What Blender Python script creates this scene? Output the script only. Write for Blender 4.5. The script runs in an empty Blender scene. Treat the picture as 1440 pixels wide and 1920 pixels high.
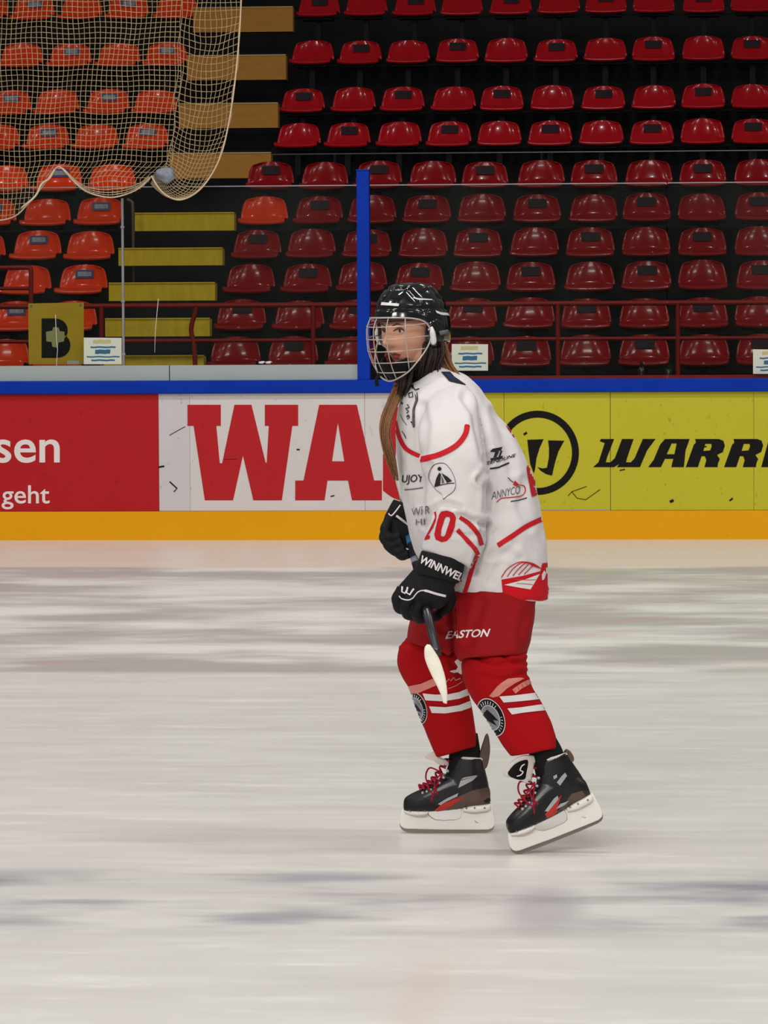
import bpy, bmesh, math, random
from mathutils import Vector, Matrix, noise
from mathutils.bvhtree import BVHTree
from mathutils.geometry import tessellate_polygon
PI = math.pi
random.seed(7)
COL = bpy.context.scene.collection
SC = bpy.context.scene

# ------------------------------------------------------------------ camera
F_PX = 8000.0
CAM = Vector((0, 0, 1.575))
YAW = math.atan(610 / F_PX); PITCH = math.atan(378 / F_PX); ROLL = -0.0055
R_CAM = Matrix.Rotation(YAW, 3, 'Z') @ Matrix.Rotation(PI / 2 - PITCH, 3, 'X') @ Matrix.Rotation(ROLL, 3, 'Z')
cd = bpy.data.cameras.new('camera'); cam = bpy.data.objects.new('camera', cd); COL.objects.link(cam)
cd.sensor_fit = 'VERTICAL'; cd.sensor_height = 36; cd.lens = F_PX / 1920 * 36
cd.clip_end = 300
cam.matrix_world = Matrix.Translation(CAM) @ R_CAM.to_4x4()
SC.camera = cam

# ------------------------------------------------------------------ light
SC.view_settings.view_transform = 'Standard'
SC.view_settings.look = 'None'
SC.view_settings.gamma = 1
SC.view_settings.use_curve_mapping = False
SC.view_settings.exposure = 0.0
w = bpy.data.worlds.new('world'); SC.world = w; w.use_nodes = True
w.node_tree.nodes['Background'].inputs[0].default_value = (1.0, 0.985, 0.95, 1)
w.node_tree.nodes['Background'].inputs[1].default_value = 0.15

def lamp(x, y, z, sx, sy, power, rx=0, spread=150, col=(1, 0.98, 0.95)):
    l = bpy.data.lights.new('arena_and_fill_lamp', 'AREA'); l.shape = 'RECTANGLE'
    l.size = sx; l.size_y = sy; l.energy = power; l.color = col; l.spread = math.radians(spread)
    o = bpy.data.objects.new('arena_and_fill_lamp', l); COL.objects.link(o)
    o.location = (x, y, z); o.rotation_euler = (rx, 0, 0)
    return o
for yy, pw_, rx_ in ((5, 100, 0), (11.5, 150, 0.1), (18, 165, 0.4), (24, 135, 0.5)):
    for xx in (-9, -2.5, 4, 10.5):
        lamp(xx, yy, 8.8, 2.2, 0.5, pw_, rx=rx_, spread=145)
for xx in (-11, -7, -1.5, 3):           # small unseen lamps added to put glints on the seats
    lamp(xx, 32.5, 8.6, 0.28, 0.10, 46, rx=0.6, spread=150)
lamp(-3, -1.0, 7.0, 9, 2, 520, rx=1.12, spread=120)  # unseen fill light added on the camera side for upright surfaces

# ------------------------------------------------------------------ helpers
def at(px, py, Y):
    d = R_CAM @ Vector(((px - 720) / F_PX, (960 - py) / F_PX, -1))
    return CAM + d * (Y / d.y)
def ray(px, py):
    return (R_CAM @ Vector(((px - 720) / F_PX, (960 - py) / F_PX, -1))).normalized()
SK = 12.5
def P(px, py, w=0.0):
    return at(px, py, SK - w)

def lin(c):
    return tuple((v / 255 / 12.92 if v / 255 <= 0.04045 else ((v / 255 + 0.055) / 1.055) ** 2.4) for v in c) + (1,)

class NT:
    def __init__(s, name):
        s.m = bpy.data.materials.new(name); s.m.use_nodes = True
        s.t = s.m.node_tree; s.t.nodes.clear()
        s.out = s.n('ShaderNodeOutputMaterial')
    def n(s, kind, **kw):
        x = s.t.nodes.new(kind)
        for k, v in kw.items():
            if k.startswith('_'):
                setattr(x, k[1:], v)
            else:
                x.inputs[int(k[1:]) if k[1:].isdigit() and k[0] == 'i' else k.replace('__', ' ')].default_value = v
        return x
    def l(s, a, b):
        s.t.links.new(a, b)
    def val(s, a, sock):
        if hasattr(a, 'links'): s.l(a, sock)
        else: sock.default_value = a
    def math(s, op, a, b=0.0, clamp=False):
        x = s.t.nodes.new('ShaderNodeMath'); x.operation = op; x.use_clamp = clamp
        s.val(a, x.inputs[0]); s.val(b, x.inputs[1]); return x.outputs[0]
    def mix(s, f, a, b, mode='MIX'):
        x = s.t.nodes.new('ShaderNodeMix'); x.data_type = 'RGBA'; x.blend_type = mode
        s.val(f, x.inputs[0]); s.val(a, x.inputs[6]); s.val(b, x.inputs[7]); return x.outputs[2]
    def ramp(s, f, stops):
        x = s.t.nodes.new('ShaderNodeMapRange'); x.clamp = True; x.interpolation_type = 'SMOOTHSTEP'
        s.l(f, x.inputs[0]); x.inputs[1].default_value = stops[0]; x.inputs[2].default_value = stops[1]
        return x.outputs[0]
    def coord(s):
        return s.n('ShaderNodeTexCoord').outputs['Object']
    def noise(s, scale, vec=(1, 1, 1), detail=4, rough=0.55, off=(0, 0, 0)):
        mp = s.n('ShaderNodeMapping'); mp.inputs['Scale'].default_value = vec; mp.inputs['Location'].default_value = off
        s.l(s.coord(), mp.inputs[0])
        x = s.n('ShaderNodeTexNoise'); x.inputs['Scale'].default_value = scale
        x.inputs['Detail'].default_value = detail; x.inputs['Roughness'].default_value = rough
        s.l(mp.outputs[0], x.inputs[0]); return x.outputs[0]
    def bsdf(s, color, rough=0.5, spec=0.5, metal=0.0, bump=None, bstr=0.2, bdist=0.01, coat=0.0):
        b = s.n('ShaderNodeBsdfPrincipled')
        s.val(color, b.inputs['Base Color']); s.val(rough, b.inputs['Roughness'])
        b.inputs['Specular IOR Level'].default_value = spec; b.inputs['Metallic'].default_value = metal
        b.inputs['Coat Weight'].default_value = coat; b.inputs['Coat Roughness'].default_value = 0.08
        if bump is not None:
            u = s.n('ShaderNodeBump'); u.inputs['Strength'].default_value = bstr; u.inputs['Distance'].default_value = bdist
            s.l(bump, u.inputs['Height']); s.l(u.outputs[0], b.inputs['Normal'])
        s.l(b.outputs[0], s.out.inputs[0]); return b

def mat(name, c, rough=0.5, spec=0.4, metal=0.0, var=0.12, scale=14, bstr=0.0, bscale=60, coat=0.0, vec=(1, 1, 1)):
    t = NT(name); a = lin(c); f = t.noise(scale, vec)
    lo = tuple(v * (1 - var) for v in a[:3]) + (1,); hi = tuple(min(1, v * (1 + var)) for v in a[:3]) + (1,)
    colr = t.mix(f, lo, hi)
    t.bsdf(colr, rough, spec, metal, bump=t.noise(bscale) if bstr else None, bstr=bstr, coat=coat)
    return t.m

M = {}
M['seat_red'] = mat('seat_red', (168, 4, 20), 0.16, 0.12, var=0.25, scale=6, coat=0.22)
M['seat_low'] = mat('seat_red_dimmed', (128, 5, 10), 0.18, 0.12, var=0.3, scale=6, coat=0.18)  # seat red again, with the dimness behind the glass put into its colour
M['seat_orange'] = mat('seat_orange', (214, 56, 16), 0.18, 0.12, var=0.25, scale=6, coat=0.18)
M['sticker_dark'] = mat('sticker_dark', (44, 34, 40), 0.6, 0.08, var=0.5, scale=30)
M['sticker_blue'] = mat('sticker_blue', (28, 44, 98), 0.4, var=0.2)
M['sticker_grey'] = mat('sticker_grey', (120, 124, 136), 0.4, var=0.6, scale=40)
M['concrete'] = mat('dimmed_concrete', (26, 26, 28), 0.85, 0.2, var=0.5, scale=3, bstr=0.3)  # the stand's dimness is put into this low base colour
M['black'] = mat('matte_black', (12, 12, 13), 0.7, 0.25)
M['steel'] = mat('galvanised_steel', (125, 125, 128), 0.4, 0.5, metal=0.6)
M['step_tan'] = mat('step_tan', (176, 122, 52), 0.7, 0.2, var=0.2, scale=5, vec=(1, 1, 4))
M['step_yellow'] = mat('step_yellow', (205, 172, 44), 0.7, 0.1, var=0.3, scale=5, vec=(4, 1, 1))
M['step_nose'] = mat('step_nose', (190, 165, 110), 0.6, 0.3)
M['rail_red'] = mat('rail_red', (128, 18, 12), 0.4, 0.2)
M['blue'] = mat('blue_rail', (2, 46, 152), 0.45, 0.08, var=0.15, scale=4)
M['white_frame'] = mat('white_frame', (150, 160, 158), 0.4, 0.4, var=0.06, scale=3)
M['red_trim'] = mat('red_trim', (170, 24, 36), 0.5)
M['cord'] = mat('net_cord', (196, 178, 150), 0.8, 0.1)
M['net'] = mat('net_twine', (168, 146, 112), 0.85, 0.1)
M['ink_black'] = mat('ink_black', (20, 18, 18), 0.6, 0.1, var=0.3)
M['paper'] = mat('paper', (192, 196, 182), 0.7, 0.1, var=0.05)
M['ink_blue'] = mat('ink_blue', (50, 96, 128), 0.7, 0.1)
M['ink_sand'] = mat('ink_sand', (176, 166, 120), 0.7, 0.1)
M['sign_yellow'] = mat('sign_yellow', (200, 160, 40), 0.6, 0.2, var=0.2, scale=5)
M['letter_white'] = mat('letter_white', (214, 206, 206), 0.5, 0.3, var=0.06)
# skater
M['skin'] = mat('skin', (202, 146, 120), 0.5, 0.35, var=0.06, scale=30)
M['lip'] = mat('lip', (140, 64, 58), 0.45)
M['eye_white'] = mat('eye_white', (176, 166, 160), 0.25)
M['iris'] = mat('iris', (46, 34, 28), 0.2)
M['brow'] = mat('brow', (84, 54, 42), 0.8)
M['hair'] = mat('hair', (126, 84, 52), 0.5, 0.35, var=0.55, scale=60, vec=(6, 6, 0.6), bstr=0.5, bscale=200)
M['hair_dark'] = mat('hair_dark', (38, 25, 20), 0.5, 0.35, var=0.5, scale=60, vec=(6, 6, 0.6), bstr=0.5, bscale=200)
M['helmet'] = mat('helmet_black', (13, 13, 15), 0.16, 0.5, var=0.2, coat=0.5)
M['foam'] = mat('black_foam', (14, 14, 15), 0.8, 0.2)
M['wire'] = mat('cage_wire', (176, 162, 156), 0.3, 0.5, metal=0.25)
M['gloss_white'] = mat('gloss_white', (212, 208, 206), 0.3, 0.4, var=0.04)
M['jersey'] = mat('jersey_white', (212, 206, 206), 0.85, 0.15, var=0.03, scale=3, bstr=0.12, bscale=420)
M['jersey_red'] = mat('jersey_red', (190, 20, 30), 0.8, 0.15, var=0.08, bstr=0.1, bscale=420)
M['print_red'] = mat('print_red', (186, 22, 32), 0.7, 0.2, var=0.06)
M['print_black'] = mat('print_black', (34, 33, 36), 0.7, 0.2)
M['print_grey'] = mat('print_grey', (96, 92, 98), 0.7, 0.2)
M['print_navy'] = mat('print_navy', (28, 50, 98), 0.7, 0.2)
M['print_orange'] = mat('print_orange', (190, 80, 40), 0.7, 0.2)
M['pants'] = mat('pants_red', (140, 4, 14), 0.75, 0.2, var=0.1, scale=5, bstr=0.15, bscale=300)
M['sock'] = mat('sock_red', (160, 14, 19), 0.9, 0.1, var=0.08, scale=6, bstr=0.2, bscale=350)
M['sock_tape'] = mat('sock_tape', (200, 120, 112), 0.5, 0.3, var=0.25, scale=20)
M['glove'] = mat('glove_black', (15, 15, 17), 0.75, 0.25, var=0.3, scale=40, bstr=0.3, bscale=160)
M['boot'] = mat('boot_black', (22, 20, 21), 0.32, 0.45, var=0.4, scale=20)
M['boot_toe'] = mat('boot_toe', (12, 12, 13), 0.5, 0.35)
M['boot_brown'] = mat('boot_brown', (92, 72, 64), 0.3, 0.5, var=0.5, scale=30, metal=0.3)
M['boot_red'] = mat('boot_red', (178, 40, 26), 0.35, 0.4, var=0.2)
M['boot_silver'] = mat('boot_silver', (168, 168, 170), 0.3, 0.5, metal=0.3)
M['lace'] = mat('lace_red', (150, 14, 40), 0.7, 0.2, var=0.2)
M['felt'] = mat('tongue_felt', (206, 196, 188), 0.9, 0.1, var=0.08)
M['holder'] = mat('blade_holder', (224, 219, 212), 0.35, 0.4, var=0.03)
M['blade_steel'] = mat('blade_steel', (132, 124, 118), 0.3, 0.5, metal=0.7)
M['shaft'] = mat('stick_shaft', (36, 34, 40), 0.28, 0.5, var=0.3, scale=40)
M['stick_tape'] = mat('stick_tape', (222, 216, 200), 0.8, 0.15, var=0.05, scale=40, bstr=0.2, bscale=120)

# dirt-flecked board panels
def board_mat(name, c, streak=0.5):
    t = NT(name); a = lin(c)
    f = t.ramp(t.noise(9, (1, 1, 1.6), 6, 0.62), (0.60, 0.74))
    f2 = t.ramp(t.noise(22, (1.6, 1, 1), 3, 0.5, (3, 0, 1)), (0.66, 0.73))
    g = t.noise(2.2, (1, 1, 1), 3)
    col = t.mix(g, tuple(v * 0.93 for v in a[:3]) + (1,), tuple(min(1, v * 1.05) for v in a[:3]) + (1,))
    dirt = tuple(v * 0.62 + 0.01 for v in a[:3]) + (1,)
    col = t.mix(t.math('MULTIPLY', f, streak * 0.55), col, dirt)
    col = t.mix(t.math('MULTIPLY', f2, streak), col, tuple(v * 0.35 for v in a[:3]) + (1,))
    t.bsdf(col, 0.45, 0.1); return t.m
M['ad_red'] = board_mat('panel_red', (166, 27, 33), 0.35)
M['ad_white'] = board_mat('panel_white', (200, 195, 194), 0.22)
M['ad_grey'] = board_mat('panel_grey_white', (192, 188, 192), 0.4)
M['ad_yellow'] = board_mat('panel_yellow', (178, 172, 44), 0.35)
M['kick'] = board_mat('kick_yellow', (214, 152, 8), 0.16)
M['ad_letter'] = board_mat('letter_red', (170, 32, 38), 0.3)

# glass of the rink shielding
def glass_mat():
    t = NT('shield_glass')
    tr = t.n('ShaderNodeBsdfTransparent'); tr.inputs[0].default_value = (0.80, 0.83, 0.80, 1)
    gl = t.n('ShaderNodeBsdfGlossy'); gl.inputs['Roughness'].default_value = 0.05
    df = t.n('ShaderNodeBsdfDiffuse'); df.inputs[0].default_value = (0.5, 0.56, 0.5, 1)
    fr = t.n('ShaderNodeFresnel'); fr.inputs[0].default_value = 1.35
    f = t.math('MULTIPLY', fr.outputs[0], 0.22)
    m1 = t.n('ShaderNodeMixShader'); t.l(f, m1.inputs[0]); t.l(tr.outputs[0], m1.inputs[1]); t.l(gl.outputs[0], m1.inputs[2])
    dirt = t.math('ADD', t.math('MULTIPLY', t.ramp(t.noise(1.6, (1, 1, 0.4), 5), (0.35, 0.8)), 0.008), 0.002)
    m2 = t.n('ShaderNodeMixShader'); t.l(dirt, m2.inputs[0]); t.l(m1.outputs[0], m2.inputs[1]); t.l(df.outputs[0], m2.inputs[2])
    t.l(m2.outputs[0], t.out.inputs[0]); return t.m
M['glass'] = glass_mat()

# scratched, painted ice
def ice_mat():
    t = NT('ice')
    sep = t.n('ShaderNodeSeparateXYZ'); t.l(t.coord(), sep.inputs[0]); X, Y = sep.outputs[0], sep.outputs[1]
    s1 = t.noise(1.0, (0.8, 2.4, 1), 6, 0.66)
    s2 = t.noise(1.0, (1.8, 7.5, 1), 6, 0.68, (4, 2, 0))
    col = t.mix(s1, lin((196, 192, 186)), lin((230, 227, 222)))
    col = t.mix(t.math('MULTIPLY', t.ramp(s2, (0.50, 0.78)), 0.7), col, lin((235, 232, 227)))
    def band(a, b, soft):
        u = t.ramp(Y, (a - soft, a + soft)); v = t.ramp(Y, (b - soft, b + soft))
        return t.math('SUBTRACT', u, v, True)
    # kick plate's reflection painted as a peach tint by the far boards
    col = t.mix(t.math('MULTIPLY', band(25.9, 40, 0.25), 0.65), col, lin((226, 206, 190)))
    # broad painted band under the ice near the far boards
    b1 = band(18.45, 26.1, 0.12)
    g = t.mix(t.ramp(t.noise(1.0, (0.6, 1.0, 1), 5, 0.56, (1, 5, 0)), (0.40, 0.62)), lin((164, 159, 156)), lin((232, 229, 224)))
    g = t.mix(t.math('MULTIPLY', t.ramp(t.noise(1.0, (0.9, 2.2, 1), 4, 0.6, (7, 1, 0)), (0.56, 0.72)), 0.45), g, lin((190, 128, 122)))
    gr = t.math('MULTIPLY', t.ramp(t.noise(1.0, (0.5, 1.8, 1), 4, 0.6, (2, 9, 0)), (0.47, 0.62)), t.ramp(X, (-1.4, 0.4)))
    g = t.mix(t.math('MULTIPLY', gr, 0.55), g, lin((156, 158, 128)))
    col = t.mix(t.math('MULTIPLY', b1, 0.74), col, g)
    # faint pinkish scuffs
    pk = t.math('MULTIPLY', t.ramp(t.noise(1.0, (0.5, 6, 1), 4, 0.6, (3, 3, 0)), (0.60, 0.76)), 0.5)
    col = t.mix(pk, col, lin((214, 188, 178)))
    # blue-grey painted marks nearer the camera
    nz = t.ramp(t.noise(1.0, (1.3, 2.6, 1), 3, 0.5, (2.2, 0.6, 0)), (0.42, 0.66))
    b2 = t.math('MULTIPLY', band(10.75, 11.85, 0.22), t.math('MULTIPLY', nz, 0.85))
    b2 = t.math('ADD', b2, t.math('MULTIPLY', band(11.25, 11.75, 0.2), 0.14))
    col = t.mix(b2, col, lin((150, 146, 156)))
    dx = t.math('SUBTRACT', X, -0.43); dy = t.math('SUBTRACT', Y, 11.15)
    r = t.math('SQRT', t.math('ADD', t.math('MULTIPLY', t.math('MULTIPLY', dx, dx), 70), t.math('MULTIPLY', t.math('MULTIPLY', dy, dy), 4.2)))
    blob = t.math('SUBTRACT', 1.0, t.ramp(r, (0.35, 1.25)), True)
    col = t.mix(t.math('MULTIPLY', blob, 0.5), col, lin((150, 146, 156)))
    px_ = t.math('SUBTRACT', X, -0.66); r2 = t.math('SUBTRACT', 1.0, t.ramp(t.math('ABSOLUTE', px_), (0.01, 0.09)), True)
    col = t.mix(t.math('MULTIPLY', t.math('MULTIPLY', r2, band(9.3, 10.2, 0.3)), 0.22), col, lin((220, 178, 160)))
    rough = t.math('ADD', t.math('MULTIPLY', s2, 0.2), 0.27)
    b = t.bsdf(col, rough, 0.22, bump=t.noise(1.0, (4, 14, 1), 5, 0.6), bstr=0.07, bdist=0.004)
    return t.m
M['ice'] = ice_mat()

# ---- mesh building
def tag(o, label=None, cat=None, group=None, kind=None):
    if label: o['label'] = label
    if cat: o['category'] = cat
    if group: o['group'] = group
    if kind: o['kind'] = kind
    return o
def empty(name, loc):
    o = bpy.data.objects.new(name, None); o.empty_display_size = 0.05; COL.objects.link(o); o.location = loc
    return o
def link(name, me, m, parent=None, smooth=True):
    if m is not None:
        ms = m if isinstance(m, (list, tuple)) else [m]
        me.materials.clear()
        for q in ms: me.materials.append(q)
    me.polygons.foreach_set('use_smooth', [bool(smooth)] * len(me.polygons))
    o = bpy.data.objects.new(name, me); COL.objects.link(o)
    if parent:
        o.parent = parent
        T = parent.matrix_basis.copy(); p = parent.parent
        while p: T = p.matrix_basis @ T; p = p.parent
        o.matrix_basis = T.inverted()         # geometry is in world metres
    return o
def obj(name, bm, m, parent=None, smooth=True, rec=True):
    if rec: bmesh.ops.recalc_face_normals(bm, faces=bm.faces)
    me = bpy.data.meshes.new(name); bm.to_mesh(me); bm.free()
    return link(name, me, m, parent, smooth)
def box(bm, x0, x1, y0, y1, z0, z1, bev=0.0):
    vs = [bm.verts.new((x, y, z)) for z in (z0, z1) for y in (y0, y1) for x in (x0, x1)]
    fs = [(0, 1, 3, 2), (4, 6, 7, 5), (0, 4, 5, 1), (2, 3, 7, 6), (0, 2, 6, 4), (1, 5, 7, 3)]
    faces = [bm.faces.new([vs[i] for i in f]) for f in fs]
    if bev:
        es = list({e for f in faces for e in f.edges})
        bmesh.ops.recalc_face_normals(bm, faces=faces)
        bmesh.ops.bevel(bm, geom=es, offset=bev, segments=2, affect='EDGES', profile=0.7)
def boxo(name, m, x0, x1, y0, y1, z0, z1, parent=None, bev=0.0):
    bm = bmesh.new(); box(bm, x0, x1, y0, y1, z0, z1, bev); return obj(name, bm, m, parent, smooth=False)
def rings(bm, rs, cap=True, closed=False):
    R = [[bm.verts.new(p) for p in r] for r in rs]; n = len(R[0])
    m = len(R)
    for i in range(m if closed else m - 1):
        a, b = R[i], R[(i + 1) % m]
        for j in range(n):
            bm.faces.new((a[j], a[(j + 1) % n], b[(j + 1) % n], b[j]))
    if cap and not closed:
        bm.faces.new(R[0][::-1]); bm.faces.new(R[-1])
def smooth_pts(pts, sub=6):
    """Catmull-Rom through tuples of any length"""
    if len(pts) < 3: return [tuple(p) for p in pts]
    out = []; n = len(pts)
    for i in range(n - 1):
        p0 = pts[max(i - 1, 0)]; p1 = pts[i]; p2 = pts[i + 1]; p3 = pts[min(i + 2, n - 1)]
        for k in range(sub):
            t = k / sub
            out.append(tuple(0.5 * (2 * b + (c - a) * t + (2 * a - 5 * b + 4 * c - d) * t * t + (3 * b - a - 3 * c + d) * t ** 3)
                             for a, b, c, d in zip(p0, p1, p2, p3)))
    out.append(tuple(pts[-1])); return out
def tube(bm, pts, r, n=8, closed=False, cap=True):
    pts = [Vector(p) for p in pts]; m = len(pts); rr = r if isinstance(r, (list, tuple)) else [r] * m
    rs = []; up = None
    for i, p in enumerate(pts):
        a = pts[(i - 1) % m] if closed or i > 0 else p; b = pts[(i + 1) % m] if closed or i < m - 1 else p
        t = (b - a).normalized()
        if up is None: up = t.orthogonal().normalized()
        up = (up - t * up.dot(t)); up = up.normalized() if up.length > 1e-6 else t.orthogonal().normalized()
        s = t.cross(up)
        rs.append([p + (up * math.cos(2 * PI * j / n) + s * math.sin(2 * PI * j / n)) * rr[i] for j in range(n)])
    rings(bm, rs, cap=cap, closed=closed)
def loft(bm, st, n=28, sub=5, e=2.3, proj=None):
    """stations (Lx,Ly,Rx,Ry,w,d): left and right edge, middle depth, half depth"""
    pr = proj or P; rs = []
    for (lx, ly, rx, ry, ww, d) in (smooth_pts(st, sub) if sub > 1 else st):
        r = []
        for j in range(n):
            a = 2 * PI * j / n; c, s = math.cos(a), math.sin(a)
            cc = math.copysign(abs(c) ** (2 / e), c); ss = math.copysign(abs(s) ** (2 / e), s)
            r.append(pr((lx + rx) / 2 + cc * (rx - lx) / 2, (ly + ry) / 2 + cc * (ry - ly) / 2, ww + ss * d))
        rs.append(r)
    rings(bm, rs)
def union(bm, voxel, it=3, fac=0.5, shrink=0.0):
    bmesh.ops.recalc_face_normals(bm, faces=bm.faces)
    me = bpy.data.meshes.new('tmp'); bm.to_mesh(me); bm.free()
    o = bpy.data.objects.new('tmp', me); COL.objects.link(o)
    r = o.modifiers.new('r', 'REMESH'); r.mode = 'VOXEL'; r.voxel_size = voxel; r.adaptivity = 0
    if it:
        s = o.modifiers.new('s', 'SMOOTH'); s.iterations = it; s.factor = fac
    bpy.context.view_layer.update()
    dg = bpy.context.evaluated_depsgraph_get()
    m2 = bpy.data.meshes.new_from_object(o.evaluated_get(dg))
    bpy.data.objects.remove(o); bpy.data.meshes.remove(me)
    return m2
def fbm(p, s, k=3):
    return noise.fractal(Vector(p) * s, 1.0, 2.0, k)
def seg_d(px, py, a, b):
    vx, vy = b[0] - a[0], b[1] - a[1]; L = vx * vx + vy * vy
    t = max(0, min(1, ((px - a[0]) * vx + (py - a[1]) * vy) / L)) if L else 0
    return math.hypot(px - a[0] - vx * t, py - a[1] - vy * t)
RI = R_CAM.transposed()
def topx(p):
    q = RI @ (p - CAM); return 720 + F_PX * q.x / -q.z, 960 - F_PX * q.y / -q.z
def creases(me, lines, amp_noise=0.0, nscale=9):
    """cloth folds: push the surface in along lines and out beside them"""
    lines = [(a, b * 1.35, c * 1.15) for a, b, c in lines]
    N = [q.vector.copy() for q in me.vertex_normals]
    for v in me.vertices:
        px, py = topx(v.co); n = N[v.index]; d = 0.0
        if n.dot(ray(px, py)) < 0.15:
            for pts, wd, am in lines:
                r = min(seg_d(px, py, pts[i], pts[i + 1]) for i in range(len(pts) - 1)) / wd
                if r < 3: d += -am * math.exp(-r * r) + 0.45 * am * math.exp(-(r - 1.7) ** 2 * 1.5)
        if amp_noise: d += amp_noise * fbm(v.co, nscale)
        v.co = v.co + n * d
def bvh_of(o):
    T = o.matrix_basis.copy(); p = o.parent
    while p: T = p.matrix_basis @ T; p = p.parent
    me = o.data
    return BVHTree.FromPolygons([T @ v.co for v in me.vertices], [tuple(f.vertices) for f in me.polygons])
def poly2d(loops):
    """bmesh of flat filled outline(s) in picture units, holes allowed"""
    cu = bpy.data.curves.new('tmp', 'CURVE'); cu.dimensions = '2D'; cu.fill_mode = 'FRONT'
    for lp in loops:
        s = cu.splines.new('POLY'); s.points.add(len(lp) - 1); s.use_cyclic_u = True
        for i, p in enumerate(lp): s.points[i].co = (p[0] / 100, -p[1] / 100, 0, 1)
    o = bpy.data.objects.new('tmp', cu); COL.objects.link(o)
    bpy.context.view_layer.update()
    me = bpy.data.meshes.new_from_object(o.evaluated_get(bpy.context.evaluated_depsgraph_get()))
    bm = bmesh.new(); bm.from_mesh(me)
    for v in bm.verts: v.co = Vector((v.co.x * 100, -v.co.y * 100, 0))
    bpy.data.objects.remove(o); bpy.data.curves.remove(cu); bpy.data.meshes.remove(me)
    return bm
def text2d(body, org, u, v, bold=0.0, shear=0.0, space=1.0):
    """text fitted so that its box has lower left org, width vector u and height vector v"""
    cu = bpy.data.curves.new('tmp', 'FONT'); cu.body = body; cu.offset = bold; cu.shear = shear; cu.space_character = space; cu.resolution_u = 5
    o = bpy.data.objects.new('tmp', cu); COL.objects.link(o)
    bpy.context.view_layer.update()
    me = bpy.data.meshes.new_from_object(o.evaluated_get(bpy.context.evaluated_depsgraph_get()))
    bm = bmesh.new(); bm.from_mesh(me)
    xs = [q.co.x for q in bm.verts]; ys = [q.co.y for q in bm.verts]
    x0, x1, y0, y1 = min(xs), max(xs), min(ys), max(ys)
    for q in bm.verts:
        a = (q.co.x - x0) / (x1 - x0); b = (q.co.y - y0) / (y1 - y0)
        q.co = Vector((org[0] + u[0] * a + v[0] * b, org[1] + u[1] * a + v[1] * b, 0))
    bpy.data.objects.remove(o); bpy.data.curves.remove(cu); bpy.data.meshes.remove(me)
    return bm
def decal(name, bm, bvh, m, parent, off=0.0012, step=3.2):
    """lay a flat print on a curved surface"""
    xs = [q.co.x for q in bm.verts]; ys = [q.co.y for q in bm.verts]
    for ax, lo, hi in ((0, min(xs), max(xs)), (1, min(ys), max(ys))):
        c = lo + step
        while c < hi:
            co = Vector((0, 0, 0)); co[ax] = c; no = Vector((0, 0, 0)); no[ax] = 1
            bmesh.ops.bisect_plane(bm, geom=bm.verts[:] + bm.edges[:] + bm.faces[:], plane_co=co, plane_no=no, dist=1e-4)
            c += step
    bmesh.ops.triangulate(bm, faces=bm.faces)
    bad = []
    for q in bm.verts:
        d = ray(q.co.x, q.co.y); h = bvh.ray_cast(CAM, d)
        if h[0] is None: bad.append(q)
        else:
            nn = h[1] if h[1].dot(d) < 0 else -h[1]
            q.co = h[0] + nn * off - d * off * 0.5
    bmesh.ops.delete(bm, geom=bad, context='VERTS')
    bad = [f for f in bm.faces if max(e.calc_length() for e in f.edges) > 0.05]
    bmesh.ops.delete(bm, geom=bad, context='FACES')
    return obj(name, bm, m, parent, smooth=True)
def flat(name, bm, Y, m, parent, thick=0.002):
    """fix a flat shape on an upright surface facing the rink"""
    bmesh.ops.triangulate(bm, faces=bm.faces)
    for q in bm.verts: q.co = at(q.co.x, q.co.y, Y)
    r = bmesh.ops.extrude_face_region(bm, geom=bm.faces[:])
    for q in r['geom']:
        if isinstance(q, bmesh.types.BMVert): q.co.y += thick
    return obj(name, bm, m, parent, smooth=False)
def strip(pts, wd):
    """outline of a band of width wd along pts (picture units)"""
    L, Rr = [], []
    for i, p in enumerate(pts):
        a = pts[max(i - 1, 0)]; b = pts[min(i + 1, len(pts) - 1)]
        dx, dy = b[0] - a[0], b[1] - a[1]; l = math.hypot(dx, dy) or 1
        ww = wd[i] if isinstance(wd, (list, tuple)) else wd
        L.append((p[0] - dy / l * ww / 2, p[1] + dx / l * ww / 2)); Rr.append((p[0] + dy / l * ww / 2, p[1] - dx / l * ww / 2))
    return L + Rr[::-1]
def circle(cx, cy, rx, ry=None, n=40, rot=0):
    ry = ry or rx; c, s = math.cos(rot), math.sin(rot)
    return [(cx + c * rx * math.cos(2 * PI * i / n) - s * ry * math.sin(2 * PI * i / n),
             cy + s * rx * math.cos(2 * PI * i / n) + c * ry * math.sin(2 * PI * i / n)) for i in range(n)]

# ================================================================== setting
BY = 29.2
bm = bmesh.new()
nx, ny = 60, 40
bmesh.ops.create_grid(bm, x_segments=nx, y_segments=ny, size=0.5)
for v in bm.verts: v.co = Vector((v.co.x * 60, (v.co.y + 0.5) * (BY + 3.05) - 3, 0))
tag(obj('floor', bm, M['ice'], smooth=False), kind='structure')
# terraces: Y, lip height (rows from the front)
ROWS = [(36.15, 683), (36.75, 612), (37.4, 541), (38.0, 477), (38.6, 412), (39.3, 347), (41.9, 268), (42.6, 202), (43.45, 112), (44.3, 22)]
ZR = [at(1000, y + 1, Y).z for Y, y in ROWS]
b = boxo('floor_walkway', M['concrete'], -30, 30, BY + 0.14, 36.0, -0.3, 0.45); tag(b, kind='structure')
for i, (Y, _) in enumerate(ROWS):
    z = ZR[i] - 0.40; y1 = ROWS[i + 1][0] - 0.02 if i < 9 else 46.5
    b = boxo('floor_terrace', M['concrete'], -30, 30, Y - 0.12, y1 - 0.10, -0.2, z); tag(b, kind='structure')
b = boxo('wall_back', M['black'], -30, 30, 46.5, 46.7, -0.2, 9); tag(b, kind='structure')

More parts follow.
